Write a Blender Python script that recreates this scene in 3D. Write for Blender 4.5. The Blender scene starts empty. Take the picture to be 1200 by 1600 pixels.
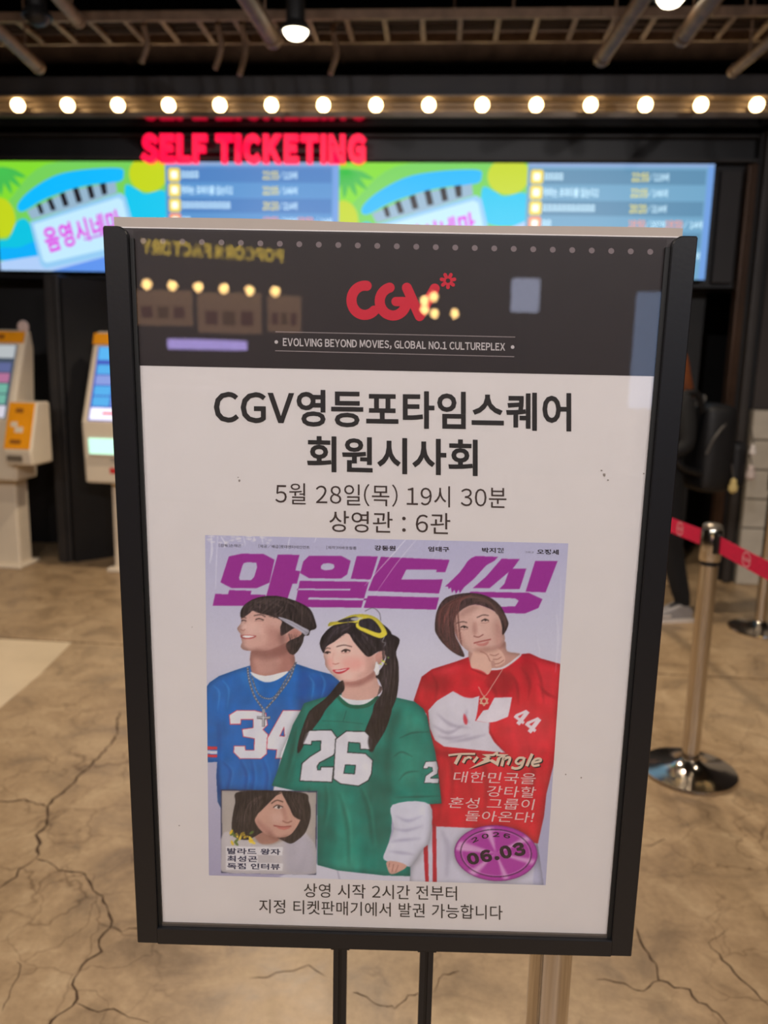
import bpy, bmesh, math, random
import numpy as np
from mathutils import Vector, Matrix

random.seed(7)
np.random.seed(7)
scene = bpy.context.scene
COL = scene.collection
PI = math.pi
R = math.radians

# ------------------------------------------------------------------ camera
F_PX = 1250.0                       # focal length in pixels of a 1200 x 1600 frame
PITCH, ROLL, YAW = R(10.6), R(1.2), R(3.9)
CAM = np.array([0.0, 0.0, 1.55])
_fwd = np.array([-math.sin(YAW) * math.cos(PITCH), math.cos(YAW) * math.cos(PITCH), -math.sin(PITCH)])
_rt = np.array([math.cos(YAW), math.sin(YAW), 0.0])
_up = np.cross(_rt, _fwd)
_r2 = _rt * math.cos(ROLL) + _up * math.sin(ROLL)
_u2 = -_rt * math.sin(ROLL) + _up * math.cos(ROLL)
CM = np.array([_r2, -_u2, _fwd])
cam_d = bpy.data.cameras.new('camera')
cam_d.sensor_fit = 'VERTICAL'
cam_d.sensor_height = 36.0
cam_d.lens = F_PX / 1600.0 * 36.0
cam_d.clip_start = 0.05
cam_d.dof.use_dof = True
cam_d.dof.focus_distance = 0.955
cam_d.dof.aperture_fstop = 4.2
cam = bpy.data.objects.new('camera', cam_d)
COL.objects.link(cam)
cam.matrix_world = Matrix(((_r2[0], _u2[0], -_fwd[0], CAM[0]), (_r2[1], _u2[1], -_fwd[1], CAM[1]),
                           (_r2[2], _u2[2], -_fwd[2], CAM[2]), (0, 0, 0, 1)))
scene.camera = cam

# ------------------------------------------------------------------ world, exposure
world = bpy.data.worlds.new('world')
scene.world = world
world.use_nodes = True
world.node_tree.nodes['Background'].inputs[0].default_value = (1.0, 0.9, 0.8, 1)
world.node_tree.nodes['Background'].inputs[1].default_value = 0.05
scene.view_settings.view_transform = 'Standard'
scene.view_settings.look = 'None'
scene.view_settings.gamma = 1.0
scene.view_settings.use_curve_mapping = False
scene.view_settings.exposure = 0.0
LAMP_POWER = 70.0                   # watts of each ceiling spotlight
LAMP_COL = (1.0, 0.83, 0.64)
FRONT_POWER = 180.0                 # watts of each unseen spotlight added behind the viewer to light the poster
FRONT_COL = (1.0, 0.945, 0.935)


# ------------------------------------------------------------------ from measurements to places
def ray(px, py):
    d = np.array([(px - 600.0) / F_PX, (py - 800.0) / F_PX, 1.0]) @ CM
    return d / np.linalg.norm(d)


def on_y(px, py, Y):
    d = ray(px, py)
    return CAM + d * ((Y - CAM[1]) / d[1])


def on_z(px, py, Z=0.0):
    d = ray(px, py)
    return CAM + d * ((Z - CAM[2]) / d[2])


def on_x(px, py, X):
    d = ray(px, py)
    return CAM + d * ((X - CAM[0]) / d[0])


# ------------------------------------------------------------------ materials
def lin(c):
    c = np.asarray(c, float) / 255.0
    return np.where(c <= 0.04045, c / 12.92, ((c + 0.055) / 1.055) ** 2.4)


MATS = {}


def mat(name, rgb, rough=0.5, metal=0.0, var=0.06, scale=40.0, bump=0.0, emit=0.0, ecol=None, coat=0.0, spec=0.5):
    """Principled material with a little procedural unevenness; rgb is sRGB 0-255."""
    if name in MATS:
        return MATS[name]
    m = bpy.data.materials.new(name)
    m.use_nodes = True
    nt = m.node_tree
    b = nt.nodes['Principled BSDF']
    c = lin(rgb)
    b.inputs['Roughness'].default_value = rough
    b.inputs['Metallic'].default_value = metal
    b.inputs['Specular IOR Level'].default_value = spec
    b.inputs['Coat Weight'].default_value = coat
    if var > 0:
        tc = nt.nodes.new('ShaderNodeTexCoord')
        nz = nt.nodes.new('ShaderNodeTexNoise')
        nz.inputs['Scale'].default_value = scale
        nz.inputs['Detail'].default_value = 4.0
        nt.links.new(tc.outputs['Object'], nz.inputs['Vector'])
        rp = nt.nodes.new('ShaderNodeValToRGB')
        rp.color_ramp.elements[0].position = 0.3
        rp.color_ramp.elements[1].position = 0.7
        rp.color_ramp.elements[0].color = (*(c * (1 - var)), 1)
        rp.color_ramp.elements[1].color = (*np.minimum(c * (1 + var), 1), 1)
        nt.links.new(nz.outputs['Fac'], rp.inputs['Fac'])
        nt.links.new(rp.outputs['Color'], b.inputs['Base Color'])
        if bump > 0:
            bp = nt.nodes.new('ShaderNodeBump')
            bp.inputs['Strength'].default_value = bump
            bp.inputs['Distance'].default_value = 0.004
            nt.links.new(nz.outputs['Fac'], bp.inputs['Height'])
            nt.links.new(bp.outputs['Normal'], b.inputs['Normal'])
    else:
        b.inputs['Base Color'].default_value = (*c, 1)
    if emit > 0:
        b.inputs['Emission Color'].default_value = (*(lin(ecol) if ecol is not None else c), 1)
        b.inputs['Emission Strength'].default_value = emit
    MATS[name] = m
    return m


def glow(name, rgb, strength):
    """Light-giving surface (screen content, lamp glass)."""
    if name in MATS:
        return MATS[name]
    m = bpy.data.materials.new(name)
    m.use_nodes = True
    b = m.node_tree.nodes['Principled BSDF']
    b.inputs['Base Color'].default_value = (0.02, 0.02, 0.02, 1)
    b.inputs['Roughness'].default_value = 0.3
    b.inputs['Emission Color'].default_value = (*lin(rgb), 1)
    b.inputs['Emission Strength'].default_value = strength
    MATS[name] = m
    return m


def concrete_material():
    m = bpy.data.materials.new('polished_concrete')
    m.use_nodes = True
    nt = m.node_tree
    L = nt.links
    b = nt.nodes['Principled BSDF']
    tc = nt.nodes.new('ShaderNodeTexCoord')

    def noise(scale, detail=6, rough=0.6, dist=0.0):
        n = nt.nodes.new('ShaderNodeTexNoise')
        n.inputs['Scale'].default_value = scale
        n.inputs['Detail'].default_value = detail
        n.inputs['Roughness'].default_value = rough
        n.inputs['Distortion'].default_value = dist
        L.new(tc.outputs['Object'], n.inputs['Vector'])
        return n

    def ramp(src, stops):
        r = nt.nodes.new('ShaderNodeValToRGB')
        els = r.color_ramp.elements
        while len(els) < len(stops):
            els.new(0.5)
        for e, (p, c) in zip(els, stops):
            e.position = p
            e.color = (*c, 1)
        L.new(src, r.inputs['Fac'])
        return r

    def mix(a, bb, fac, mode='MIX'):
        x = nt.nodes.new('ShaderNodeMix')
        x.data_type = 'RGBA'
        x.blend_type = mode
        if isinstance(fac, float):
            x.inputs['Factor'].default_value = fac
        else:
            L.new(fac, x.inputs['Factor'])
        L.new(a, x.inputs['A'])
        L.new(bb, x.inputs['B'])
        return x.outputs['Result']

    big = noise(0.9, 5, 0.55, 0.6)
    mid = noise(5.0, 8, 0.65, 0.8)
    fine = noise(45.0, 8, 0.7)
    c1 = ramp(big.outputs['Fac'], [(0.3, lin((144, 121, 94))), (0.5, lin((174, 149, 117))), (0.72, lin((192, 169, 137)))])
    c2 = ramp(mid.outputs['Fac'], [(0.34, lin((110, 87, 64))), (0.46, lin((168, 138, 102))), (0.54, lin((188, 157, 118))), (0.68, lin((216, 188, 148)))])
    c3 = ramp(fine.outputs['Fac'], [(0.3, (0.72, 0.70, 0.68)), (0.6, (1, 1, 1))])
    c = mix(c1.outputs['Color'], c2.outputs['Color'], 0.45)
    c = mix(c, c3.outputs['Color'], 0.7, 'MULTIPLY')
    # hairline crazing
    wob = noise(3.0, 4, 0.6)
    add = nt.nodes.new('ShaderNodeVectorMath')
    add.operation = 'MULTIPLY_ADD'
    L.new(wob.outputs['Color'], add.inputs[0])
    add.inputs[1].default_value = (0.35, 0.35, 0.0)
    L.new(tc.outputs['Object'], add.inputs[2])
    vo = nt.nodes.new('ShaderNodeTexVoronoi')
    vo.feature = 'DISTANCE_TO_EDGE'
    vo.inputs['Scale'].default_value = 5.5
    L.new(add.outputs[0], vo.inputs['Vector'])
    cr = ramp(vo.outputs['Distance'], [(0.0, (0.38, 0.33, 0.28)), (0.012, (0.8, 0.78, 0.76)), (0.03, (1, 1, 1))])
    patchy = ramp(noise(1.3, 3).outputs['Fac'], [(0.44, (0, 0, 0)), (0.6, (0.85, 0.85, 0.85))])
    c = mix(c, mix(c, cr.outputs['Color'], 1.0, 'MULTIPLY'), patchy.outputs['Color'])
    L.new(c, b.inputs['Base Color'])
    rr = ramp(mid.outputs['Fac'], [(0.3, (0.30,) * 3), (0.7, (0.5,) * 3)])
    L.new(rr.outputs['Color'], b.inputs['Roughness'])
    bp = nt.nodes.new('ShaderNodeBump')
    bp.inputs['Strength'].default_value = 0.25
    bp.inputs['Distance'].default_value = 0.004
    L.new(mid.outputs['Fac'], bp.inputs['Height'])
    L.new(bp.outputs['Normal'], b.inputs['Normal'])
    MATS['concrete'] = m
    return m


def acrylic_material():
    m = bpy.data.materials.new('clear_acrylic')
    m.use_nodes = True
    nt = m.node_tree
    nt.nodes.clear()
    o = nt.nodes.new('ShaderNodeOutputMaterial')
    mx = nt.nodes.new('ShaderNodeMixShader')
    t = nt.nodes.new('ShaderNodeBsdfTransparent')
    t.inputs['Color'].default_value = (0.97, 0.97, 0.97, 1)
    g = nt.nodes.new('ShaderNodeBsdfGlossy')
    g.inputs['Roughness'].default_value = 0.015
    fr = nt.nodes.new('ShaderNodeFresnel')
    ge = nt.nodes.new('ShaderNodeNewGeometry')
    mr = nt.nodes.new('ShaderNodeMapRange')      # same reflectance on both faces of the thin sheet
    mr.inputs['To Min'].default_value = 1.5
    mr.inputs['To Max'].default_value = 1 / 1.5
    nt.links.new(ge.outputs['Backfacing'], mr.inputs['Value'])
    nt.links.new(mr.outputs['Result'], fr.inputs['IOR'])
    tc = nt.nodes.new('ShaderNodeTexCoord')
    nz = nt.nodes.new('ShaderNodeTexNoise')
    nz.inputs['Scale'].default_value = 9.0
    nt.links.new(tc.outputs['Object'], nz.inputs['Vector'])
    bp = nt.nodes.new('ShaderNodeBump')
    bp.inputs['Strength'].default_value = 0.02
    bp.inputs['Distance'].default_value = 0.002
    nt.links.new(nz.outputs['Fac'], bp.inputs['Height'])
    nt.links.new(bp.outputs['Normal'], g.inputs['Normal'])
    nt.links.new(fr.outputs[0], mx.inputs[0])
    nt.links.new(t.outputs[0], mx.inputs[1])
    nt.links.new(g.outputs[0], mx.inputs[2])
    nt.links.new(mx.outputs[0], o.inputs['Surface'])
    return m


# ------------------------------------------------------------------ mesh building
class MB:
    def __init__(self):
        self.v, self.f, self.mi, self.mats = [], [], [], []

    def slot(self, m):
        if m not in self.mats:
            self.mats.append(m)
        return self.mats.index(m)

    def add(self, verts, faces, m=None):
        n = len(self.v)
        k = self.slot(m) if m is not None else 0
        self.v += [tuple(map(float, p)) for p in verts]
        for f in faces:
            self.f.append(tuple(i + n for i in f))
            self.mi.append(k)
        return self

    def box(self, a, b, m=None, bev=0.0):
        (x0, y0, z0), (x1, y1, z1) = a, b
        x0, x1 = min(x0, x1), max(x0, x1)
        y0, y1 = min(y0, y1), max(y0, y1)
        z0, z1 = min(z0, z1), max(z0, z1)
        if bev <= 0:
            V = [(x0, y0, z0), (x1, y0, z0), (x1, y1, z0), (x0, y1, z0), (x0, y0, z1), (x1, y0, z1), (x1, y1, z1), (x0, y1, z1)]
            return self.add(V, [(0, 3, 2, 1), (4, 5, 6, 7), (0, 1, 5, 4), (1, 2, 6, 5), (2, 3, 7, 6), (3, 0, 4, 7)], m)
        bm = bmesh.new()
        bmesh.ops.create_cube(bm, size=1)
        for v in bm.verts:
            v.co = ((x0 + x1) / 2 + v.co.x * (x1 - x0), (y0 + y1) / 2 + v.co.y * (y1 - y0), (z0 + z1) / 2 + v.co.z * (z1 - z0))
        bmesh.ops.bevel(bm, geom=list(bm.edges), offset=bev, segments=2, affect='EDGES', profile=0.5)
        bm.verts.index_update()
        self.add([v.co for v in bm.verts], [[v.index for v in f.verts] for f in bm.faces], m)
        bm.free()
        return self

    def tube(self, pts, r, m=None, n=10, cap=True):
        """round bar along a path; r is a number or one per point"""
        pts = [np.asarray(p, float) for p in pts]
        rs = [r] * len(pts) if np.isscalar(r) else r
        V, Fc = [], []
        prev = None
        for i, p in enumerate(pts):
            t = (pts[min(i + 1, len(pts) - 1)] - pts[max(i - 1, 0)])
            t = t / (np.linalg.norm(t) + 1e-12)
            if prev is None:
                a = np.array([0, 0, 1.0]) if abs(t[2]) < 0.9 else np.array([1.0, 0, 0])
            else:
                a = prev
            u = a - t * a.dot(t)
            u /= np.linalg.norm(u)
            prev = u
            w = np.cross(t, u)
            for k in range(n):
                an = 2 * PI * k / n
                V.append(p + rs[i] * (u * math.cos(an) + w * math.sin(an)))
        for i in range(len(pts) - 1):
            for k in range(n):
                a, b = i * n + k, i * n + (k + 1) % n
                Fc.append((a, b, b + n, a + n))
        if cap:
            Fc.append(tuple(range(n))[::-1])
            Fc.append(tuple((len(pts) - 1) * n + k for k in range(n)))
        return self.add(V, Fc, m)

    def lathe(self, prof, c=(0, 0, 0), m=None, n=24, axis='z'):
        """prof: list of (radius, height)"""
        V, Fc = [], []
        for r, h in prof:
            for k in range(n):
                an = 2 * PI * k / n
                p = (r * math.cos(an), r * math.sin(an), h)
                if axis == 'y':
                    p = (p[0], h, p[1])
                elif axis == 'x':
                    p = (h, p[0], p[1])
                V.append((p[0] + c[0], p[1] + c[1], p[2] + c[2]))
        for i in range(len(prof) - 1):
            for k in range(n):
                a, b = i * n + k, i * n + (k + 1) % n
                Fc.append((a, b, b + n, a + n))
        Fc.append(tuple(range(n))[::-1])
        Fc.append(tuple((len(prof) - 1) * n + k for k in range(n)))
        return self.add(V, Fc, m)

    def prism(self, poly, fn, d0, d1, m=None):
        """2-D outline extruded; fn(a, b, d) gives the point"""
        n = len(poly)
        V = [fn(a, b, d0) for a, b in poly] + [fn(a, b, d1) for a, b in poly]
        Fc = [tuple(range(n)), tuple(range(n, 2 * n))[::-1]]
        for k in range(n):
            Fc.append((k, k + n, (k + 1) % n + n, (k + 1) % n))
        return self.add(V, Fc, m)

    def build(self, name, m=None, parent=None, off=(0, 0, 0), smooth=False):
        me = bpy.data.meshes.new(name)
        o3 = np.asarray(off, float)
        me.from_pydata([tuple(np.asarray(p) - o3) for p in self.v], [], self.f)
        if m is not None:
            me.materials.append(m)
        else:
            for x in self.mats:
                me.materials.append(x)
            me.polygons.foreach_set('material_index', self.mi)
        bm = bmesh.new()
        bm.from_mesh(me)
        bmesh.ops.recalc_face_normals(bm, faces=bm.faces)
        bm.to_mesh(me)
        bm.free()
        if smooth:
            me.polygons.foreach_set('use_smooth', [True] * len(me.polygons))
            me.set_sharp_from_angle(angle=R(38))
        me.update()
        o = bpy.data.objects.new(name, me)
        COL.objects.link(o)
        if parent is not None:
            o.parent = parent
        return o


def tag(o, label=None, cat=None, group=None, kind=None):
    if label:
        o['label'] = label
    if cat:
        o['category'] = cat
    if group:
        o['group'] = group
    if kind:
        o['kind'] = kind
    return o


def thing(name, label, cat, loc=(0, 0, 0), rz=0.0, group=None):
    o = bpy.data.objects.new(name, None)
    o.empty_display_size = 0.1
    COL.objects.link(o)
    o.location = tuple(float(x) for x in loc)
    o.rotation_euler = (0, 0, rz)
    return tag(o, label, cat, group)


def copy_tree(o, parent=None):
    kids = list(o.children)
    c = o.copy()
    COL.objects.link(c)
    c.parent = parent
    for k in kids:
        copy_tree(k, c)
    return c


def smooth_closed(pts, n=6):
    P = [np.asarray(p, float) for p in pts]
    out = []
    k = len(P)
    for i in range(k):
        p0, p1, p2, p3 = P[i - 1], P[i], P[(i + 1) % k], P[(i + 2) % k]
        for j in range(n):
            t = j / n
            out.append(0.5 * (2 * p1 + (p2 - p0) * t + (2 * p0 - 5 * p1 + 4 * p2 - p3) * t * t + (3 * p1 - p0 - 3 * p2 + p3) * t ** 3))
    return out


def smooth_open(pts, n=6):
    P = [np.asarray(p, float) for p in pts]
    P = [2 * P[0] - P[1]] + P + [2 * P[-1] - P[-2]]
    out = []
    for i in range(1, len(P) - 2):
        p0, p1, p2, p3 = P[i - 1:i + 3]
        for j in range(n):
            t = j / n
            out.append(0.5 * (2 * p1 + (p2 - p0) * t + (2 * p0 - 5 * p1 + 4 * p2 - p3) * t * t + (3 * p1 - p0 - 3 * p2 + p3) * t ** 3))
    out.append(P[-2])
    return out


_GLYPH = {}


def prefetch(items):
    """outlines of all characters in use, taken in one go from the built-in fonts (Latin from the full-width set)"""
    obs = []
    for body, bold in items:
        for ch in body:
            key = (ch, bold)
            if ch == ' ' or key in _GLYPH:
                continue
            _GLYPH[key] = None
            cu = bpy.data.curves.new('letters', 'FONT')
            cu.body = chr(ord(ch) + 0xFEE0) if 33 <= ord(ch) <= 126 else ch
            cu.offset = bold
            cu.resolution_u = 3
            ob = bpy.data.objects.new('letters', cu)
            COL.objects.link(ob)
            obs.append((key, ob, cu))
    dg = bpy.context.evaluated_depsgraph_get()
    for key, ob, cu in obs:
        me = bpy.data.meshes.new_from_object(ob.evaluated_get(dg))
        _GLYPH[key] = (np.array([v.co[:] for v in me.vertices]).reshape(-1, 3), [tuple(p.vertices) for p in me.polygons])
        bpy.data.meshes.remove(me)
    for key, ob, cu in obs:
        bpy.data.objects.remove(ob)
        bpy.data.curves.remove(cu)


def glyph(ch, bold):
    if ch == 'I':                      # plain upright bar, without serifs
        H = glyph('H', bold)[0]
        y0, y1 = H[:, 1].min(), H[:, 1].max()
        w = 0.1 + 2 * bold
        return np.array([[0, y0, 0], [w, y0, 0], [w, y1, 0], [0, y1, 0]], float), [(0, 1, 2, 3)]
    if (ch, bold) not in _GLYPH:
        prefetch([(ch, bold)])
    return _GLYPH[(ch, bold)]


def text_mesh(body, bold=0.0, shear=0.0, extrude=0.0, spacing=1.0):
    """a line of letters: (verts Nx3, faces)"""
    pen, VV, FF = 0.0, [], []
    for ch in body:
        if ch == ' ':
            pen += 0.30
            continue
        V, Fc = glyph(ch, bold)
        if len(V) == 0:
            continue
        V = V.copy()
        if ord(ch) < 127:
            w = V[:, 0].max() - V[:, 0].min()
            gap = 0.062 * spacing + bold * 0.5
            V[:, 0] += pen + gap - V[:, 0].min()
            pen += w + 2 * gap
        else:
            V[:, 0] += pen
            pen += 0.93 + bold * 0.6
        V[:, 0] += V[:, 1] * shear
        n = sum(len(v) for v in VV)
        if extrude:
            k = len(V)
            edges = {}
            for f in Fc:
                for a, b in zip(f, f[1:] + f[:1]):
                    edges[(a, b)] = edges.get((a, b), 0) + 1
            rim = [(a, b) for (a, b) in edges if (b, a) not in edges]
            V2 = V.copy()
            V[:, 2] = extrude
            V2[:, 2] = -extrude
            FF += [tuple(i + n for i in f) for f in Fc] + [tuple(i + n + k for i in f[::-1]) for f in Fc]
            FF += [(a + n, a + n + k, b + n + k, b + n) for a, b in rim]
            VV += [V, V2]
        else:
            FF += [tuple(i + n for i in f) for f in Fc]
            VV.append(V)
    return np.concatenate(VV), FF


def quad_map(V, quad):
    """fit letters into a four-cornered field TL, TR, BR, BL"""
    lo, hi = V[:, :2].min(0), V[:, :2].max(0)
    s = (V[:, 0] - lo[0]) / (hi[0] - lo[0])
    t = 1 - (V[:, 1] - lo[1]) / (hi[1] - lo[1])
    q = [np.asarray(p, float) for p in quad]
    return np.outer((1 - s) * (1 - t), q[0]) + np.outer(s * (1 - t), q[1]) + np.outer(s * t, q[2]) + np.outer((1 - s) * t, q[3])


prefetch([('SELFTICKETINGH', 0.07), ('음영시네마', 0.03), ('0123456789:/석악마는프라다를입는다', 0.012), ('CGV', 0.03),
          ('EVOLVINGBEYONDMOVIES,GLOBALNO.1CULTUREPLEXH', 0.024), ('CGV영등포타임스퀘어', 0.024), ('회원시사회', 0.024), ('5월28일(목)19시30분', 0.0), ('상영관:6', 0.002),
          ('상영시작2시간전부터지정티켓판매기에서발권가능합니다', 0.004), ('[감독]손재곤[제공/배급]롯데엔터테인먼트[제작]어바웃필름그리고', 0.0), ('강동원엄태구박지현오정세', 0.03),
          ('대한민국을강타할혼성그룹이돌아온다!', 0.0), ('발라드왕자최성곤독점인터뷰', 0.03), ('06.03', 0.065), ('206', 0.035), ('POPCORNFACTORY', 0.03)])

# ================================================================== the room
M_BLACKWALL = mat('black_wall_paint', (24, 23, 24), rough=0.55, var=0.15, scale=6)
M_CEIL = mat('black_ceiling_paint', (26, 23, 22), rough=0.9, var=0.2, scale=4)
M_SIDE = mat('dark_side_wall', (66, 58, 52), rough=0.8, var=0.1, scale=3)
M_FASCIA = mat('black_fascia', (22, 22, 26), rough=0.42, var=0.1, scale=8)
M_GLOSSBLACK = mat('gloss_black_soffit', (14, 13, 13), rough=0.1, var=0.1, scale=8, coat=0.4)
CONC = concrete_material()

floor = tag(MB().box((-6.5, -7.5, -0.12), (6.5, 7.6, 0.0)).build('floor', CONC), kind='structure')
tag(MB().box((-6.5, -7.5, 4.3), (6.5, 7.6, 4.4)).build('ceiling', M_CEIL), kind='structure')
tag(MB().box((-6.6, -7.5, 0), (-6.5, 7.6, 4.3)).build('wall_left', M_SIDE), kind='structure')
tag(MB().box((6.5, -7.5, 0), (6.6, 7.6, 4.3)).build('wall_right', M_SIDE), kind='structure')
tag(MB().box((-6.5, -7.6, 0), (6.5, -7.5, 4.3)).build('wall_rear', M_SIDE), kind='structure')
tag(MB().box((-6.5, 7.5, 0), (6.5, 7.6, 4.3)).build('wall_back', M_BLACKWALL), kind='structure')


# ---- cracks and the saw-cut joint in the concrete
def ribbon(pts, w0, z=0.0006, jit=0.006):
    """thin irregular strip on the floor through floor points"""
    P = []
    for a, b in zip(pts[:-1], pts[1:]):
        n = max(2, int(np.linalg.norm(np.subtract(b, a)[:2]) / 0.02))
        for k in range(n):
            P.append(np.asarray(a)[:2] + (np.asarray(b) - np.asarray(a))[:2] * k / n)
    P.append(np.asarray(pts[-1])[:2])
    V, Fc = [], []
    for i, p in enumerate(P):
        t = P[min(i + 1, len(P) - 1)] - P[max(0, i - 1)]
        t = t / (np.linalg.norm(t) + 1e-9)
        nrm = np.array([-t[1], t[0]])
        q = p + nrm * random.uniform(-jit, jit)
        w = w0 * random.uniform(0.35, 1.15) * (0.3 if i in (0, len(P) - 1) else 1)
        V += [(*(q - nrm * w / 2), z), (*(q + nrm * w / 2), z)]
    for i in range(len(P) - 1):
        Fc.append((2 * i, 2 * i + 1, 2 * i + 3, 2 * i + 2))
    return MB().add(V, Fc)


M_CRACK = mat('crack_grime', (74, 54, 36), rough=0.9, var=0.25, scale=60)
def L6(x, y): return on_z(x / 2.135, 850 + y / 2.135)
def R7(x, y): return on_z(960 + x / 2.667, 1000 + y / 2.667)
def M5(x, y): return on_z(500 + x / 5.4545, 1440 + y / 5.4545)


cracks = [
    ([L6(*p) for p in [(400, 560), (385, 650), (350, 690), (300, 740), (240, 800), (195, 840), (155, 875), (165, 900), (160, 940), (125, 970), (130, 1000), (122, 1050)]], 0.011),
    ([L6(*p) for p in [(122, 1050), (70, 1085), (50, 1110), (0, 1145), (-60, 1160)]], 0.008),
    ([L6(*p) for p in [(122, 1050), (160, 1055), (200, 1085), (285, 1098), (295, 1130), (350, 1190), (365, 1240), (372, 1280), (330, 1320), (335, 1360), (290, 1385), (265, 1430), (245, 1470), (250, 1520), (220, 1560), (170, 1590), (140, 1640)]], 0.0075),
    ([L6(*p) for p in [(-40, 868), (0, 860), (80, 855), (155, 875)]], 0.009),
    ([L6(*p) for p in [(372, 1280), (410, 1290), (455, 1283), (520, 1300)]], 0.004),
    ([L6(*p) for p in [(250, 1525), (330, 1560), (380, 1550), (430, 1580), (500, 1590)]], 0.004),
    ([L6(*p) for p in [(60, 1390), (70, 1420), (50, 1470), (0, 1560)]], 0.003),
    ([R7(*p) for p in [(90, 1200), (120, 1285), (150, 1330), (185, 1370), (190, 1415), (250, 1445), (310, 1460), (350, 1510), (410, 1540), (450, 1570), (480, 1640)]], 0.0065),
    ([R7(*p) for p in [(-80, 1410), (0, 1420), (80, 1450), (120, 1460), (190, 1415)]], 0.004),
    ([R7(*p) for p in [(390, 1260), (480, 1360), (560, 1440), (640, 1520), (700, 1560)]], 0.006),
    ([R7(*p) for p in [(390, 1260), (430, 1240), (470, 1200)]], 0.003),
    ([R7(*p) for p in [(120, 860), (180, 850), (210, 830)]], 0.006),
    ([M5(*p) for p in [(280, 605), (350, 620), (430, 670), (520, 705), (580, 715), (630, 740), (690, 680), (760, 640), (835, 605), (960, 600)]], 0.0035),
    ([M5(*p) for p in [(960, 600), (1000, 480), (1040, 445), (1100, 460), (1190, 420)]], 0.0035),
    ([M5(*p) for p in [(-600, 500), (-300, 430), (-100, 380), (40, 470)]], 0.003),
]
for pts, w in cracks:
    ribbon(pts, w).build('crack', M_CRACK, floor)
ja, jb = on_z(0, 997), on_z(1200, 1062)
jd = (jb - ja) * 0.45
M_JOINT = mat('joint_filler', (112, 88, 62), rough=0.9, var=0.2, scale=20)
ribbon([ja - jd, jb + jd], 0.016, 0.0004, 0.002).build('saw_cut_joint', M_JOINT, floor)
# patch of light at left, painted as paler glossier concrete between joint and diagonal edge
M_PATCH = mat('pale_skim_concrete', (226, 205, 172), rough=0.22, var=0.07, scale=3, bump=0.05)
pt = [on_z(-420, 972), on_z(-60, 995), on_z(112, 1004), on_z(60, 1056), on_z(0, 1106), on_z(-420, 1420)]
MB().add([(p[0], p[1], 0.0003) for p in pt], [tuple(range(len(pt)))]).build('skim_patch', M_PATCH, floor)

# ---- ticket-hall front: recess wall, pilasters, screen header
tag(MB().box((-6.5, 6.35, 0), (1.95, 6.45, 2.2)).build('wall_recess', M_BLACKWALL), kind='structure')
fa = MB().box((-6.5, 6.06, 2.12), (2.25, 6.4, 3.15))
tag(fa.build('wall_header', M_FASCIA), kind='structure')
M_PIL = mat('charcoal_pilaster', (40, 37, 36), rough=0.5, var=0.15, scale=10)
for px in (103, -170):
    c = on_z(px, 878)
    pil = MB().box((c[0] - 0.055, 5.75, 0), (c[0] + 0.055, 6.34, 2.12), bev=0.008)
    pil.box((c[0] - 0.02, 5.735, 0), (c[0] + 0.02, 5.75, 2.12))
    tag(pil.build('trim_1' if px > 0 else 'trim_2', M_PIL), kind='structure')
# black board standing at a slant in the recess
a, b = on_z(118, 879), np.array([-2.2, 6.3, 0])
dv = (b - a) / np.linalg.norm(b - a)
nv = np.array([-dv[1], dv[0], 0]) * 0.02
sb = MB().add([a, b, b + nv, a + nv] + [p + np.array([0, 0, 2.1]) for p in (a, b, b + nv, a + nv)],
              [(0, 1, 2, 3), (4, 5, 6, 7), (0, 1, 5, 4), (1, 2, 6, 5), (2, 3, 7, 6), (3, 0, 4, 7)])
tag(sb.build('wall_slant', M_BLACKWALL), kind='structure')

# bulb trough above the header: gloss soffit, channel back, lips, dark fascia over it
soff = MB().box((-6.5, 5.68, 3.15), (6.5, 6.06, 3.165))
tag(soff.build('trim_3', M_GLOSSBLACK), kind='structure')
M_TROUGH = mat('bronze_grey_trough', (128, 114, 100), rough=0.38, metal=0.3, var=0.12, scale=5)
tr = MB().box((-6.5, 5.84, 3.165), (6.5, 5.88, 3.29))
tr.box((-6.5, 5.66, 3.143), (6.5, 5.68, 3.175))
tr.box((-6.5, 5.68, 3.165), (6.5, 5.84, 3.172))
tr.box((-6.5, 5.72, 3.285), (6.5, 5.84, 3.297))
tr.box((-6.5, 5.80, 3.25), (6.5, 5.84, 3.256))
tag(tr.build('trim_4', M_TROUGH), kind='structure')
M_UPFASCIA = mat('blue_black_upper_fascia', (44, 44, 50), rough=0.55, var=0.15, scale=3)
tag(MB().box((-6.5, 5.74, 3.297), (6.5, 5.9, 3.42)).build('trim_5', M_UPFASCIA), kind='structure')
tag(MB().box((-6.5, 5.97, 2.945), (2.2, 6.06, 2.965)).box((-6.5, 5.99, 3.11), (2.2, 6.06, 3.125)).build('trim_6', M_PIL), kind='structure')

# ---- right end: charcoal board, door opening posts, block wall
M_BOARD = mat('charcoal_board', (46, 44, 46), rough=0.6, var=0.08, scale=6)
x0, x1 = on_y(1121, 350, 6.0)[0], on_y(1153, 350, 6.0)[0]
tag(MB().box((x0, 6.0, 2.15), (x1, 6.06, 2.9), bev=0.004).build('wall_board', M_BOARD), kind='structure')
M_BRONZE = mat('bronze_door_post', (70, 50, 36), rough=0.35, metal=0.5, var=0.2, scale=6)
M_GREYPOST = mat('dark_grey_post', (62, 58, 56), rough=0.45, metal=0.3, var=0.1, scale=6)
xa, xb = on_y(1157, 400, 5.95)[0], on_y(1172, 400, 5.95)[0]
tag(MB().box((xa, 5.95, 0), (xb, 6.05, 2.93), bev=0.006).box((xa + .02, 5.935, 0), (xa + .045, 5.95, 2.93)).build('trim_7', M_BRONZE), kind='structure')
xc, xd = on_y(1180, 400, 5.9)[0], on_y(1192, 400, 5.9)[0]
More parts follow.
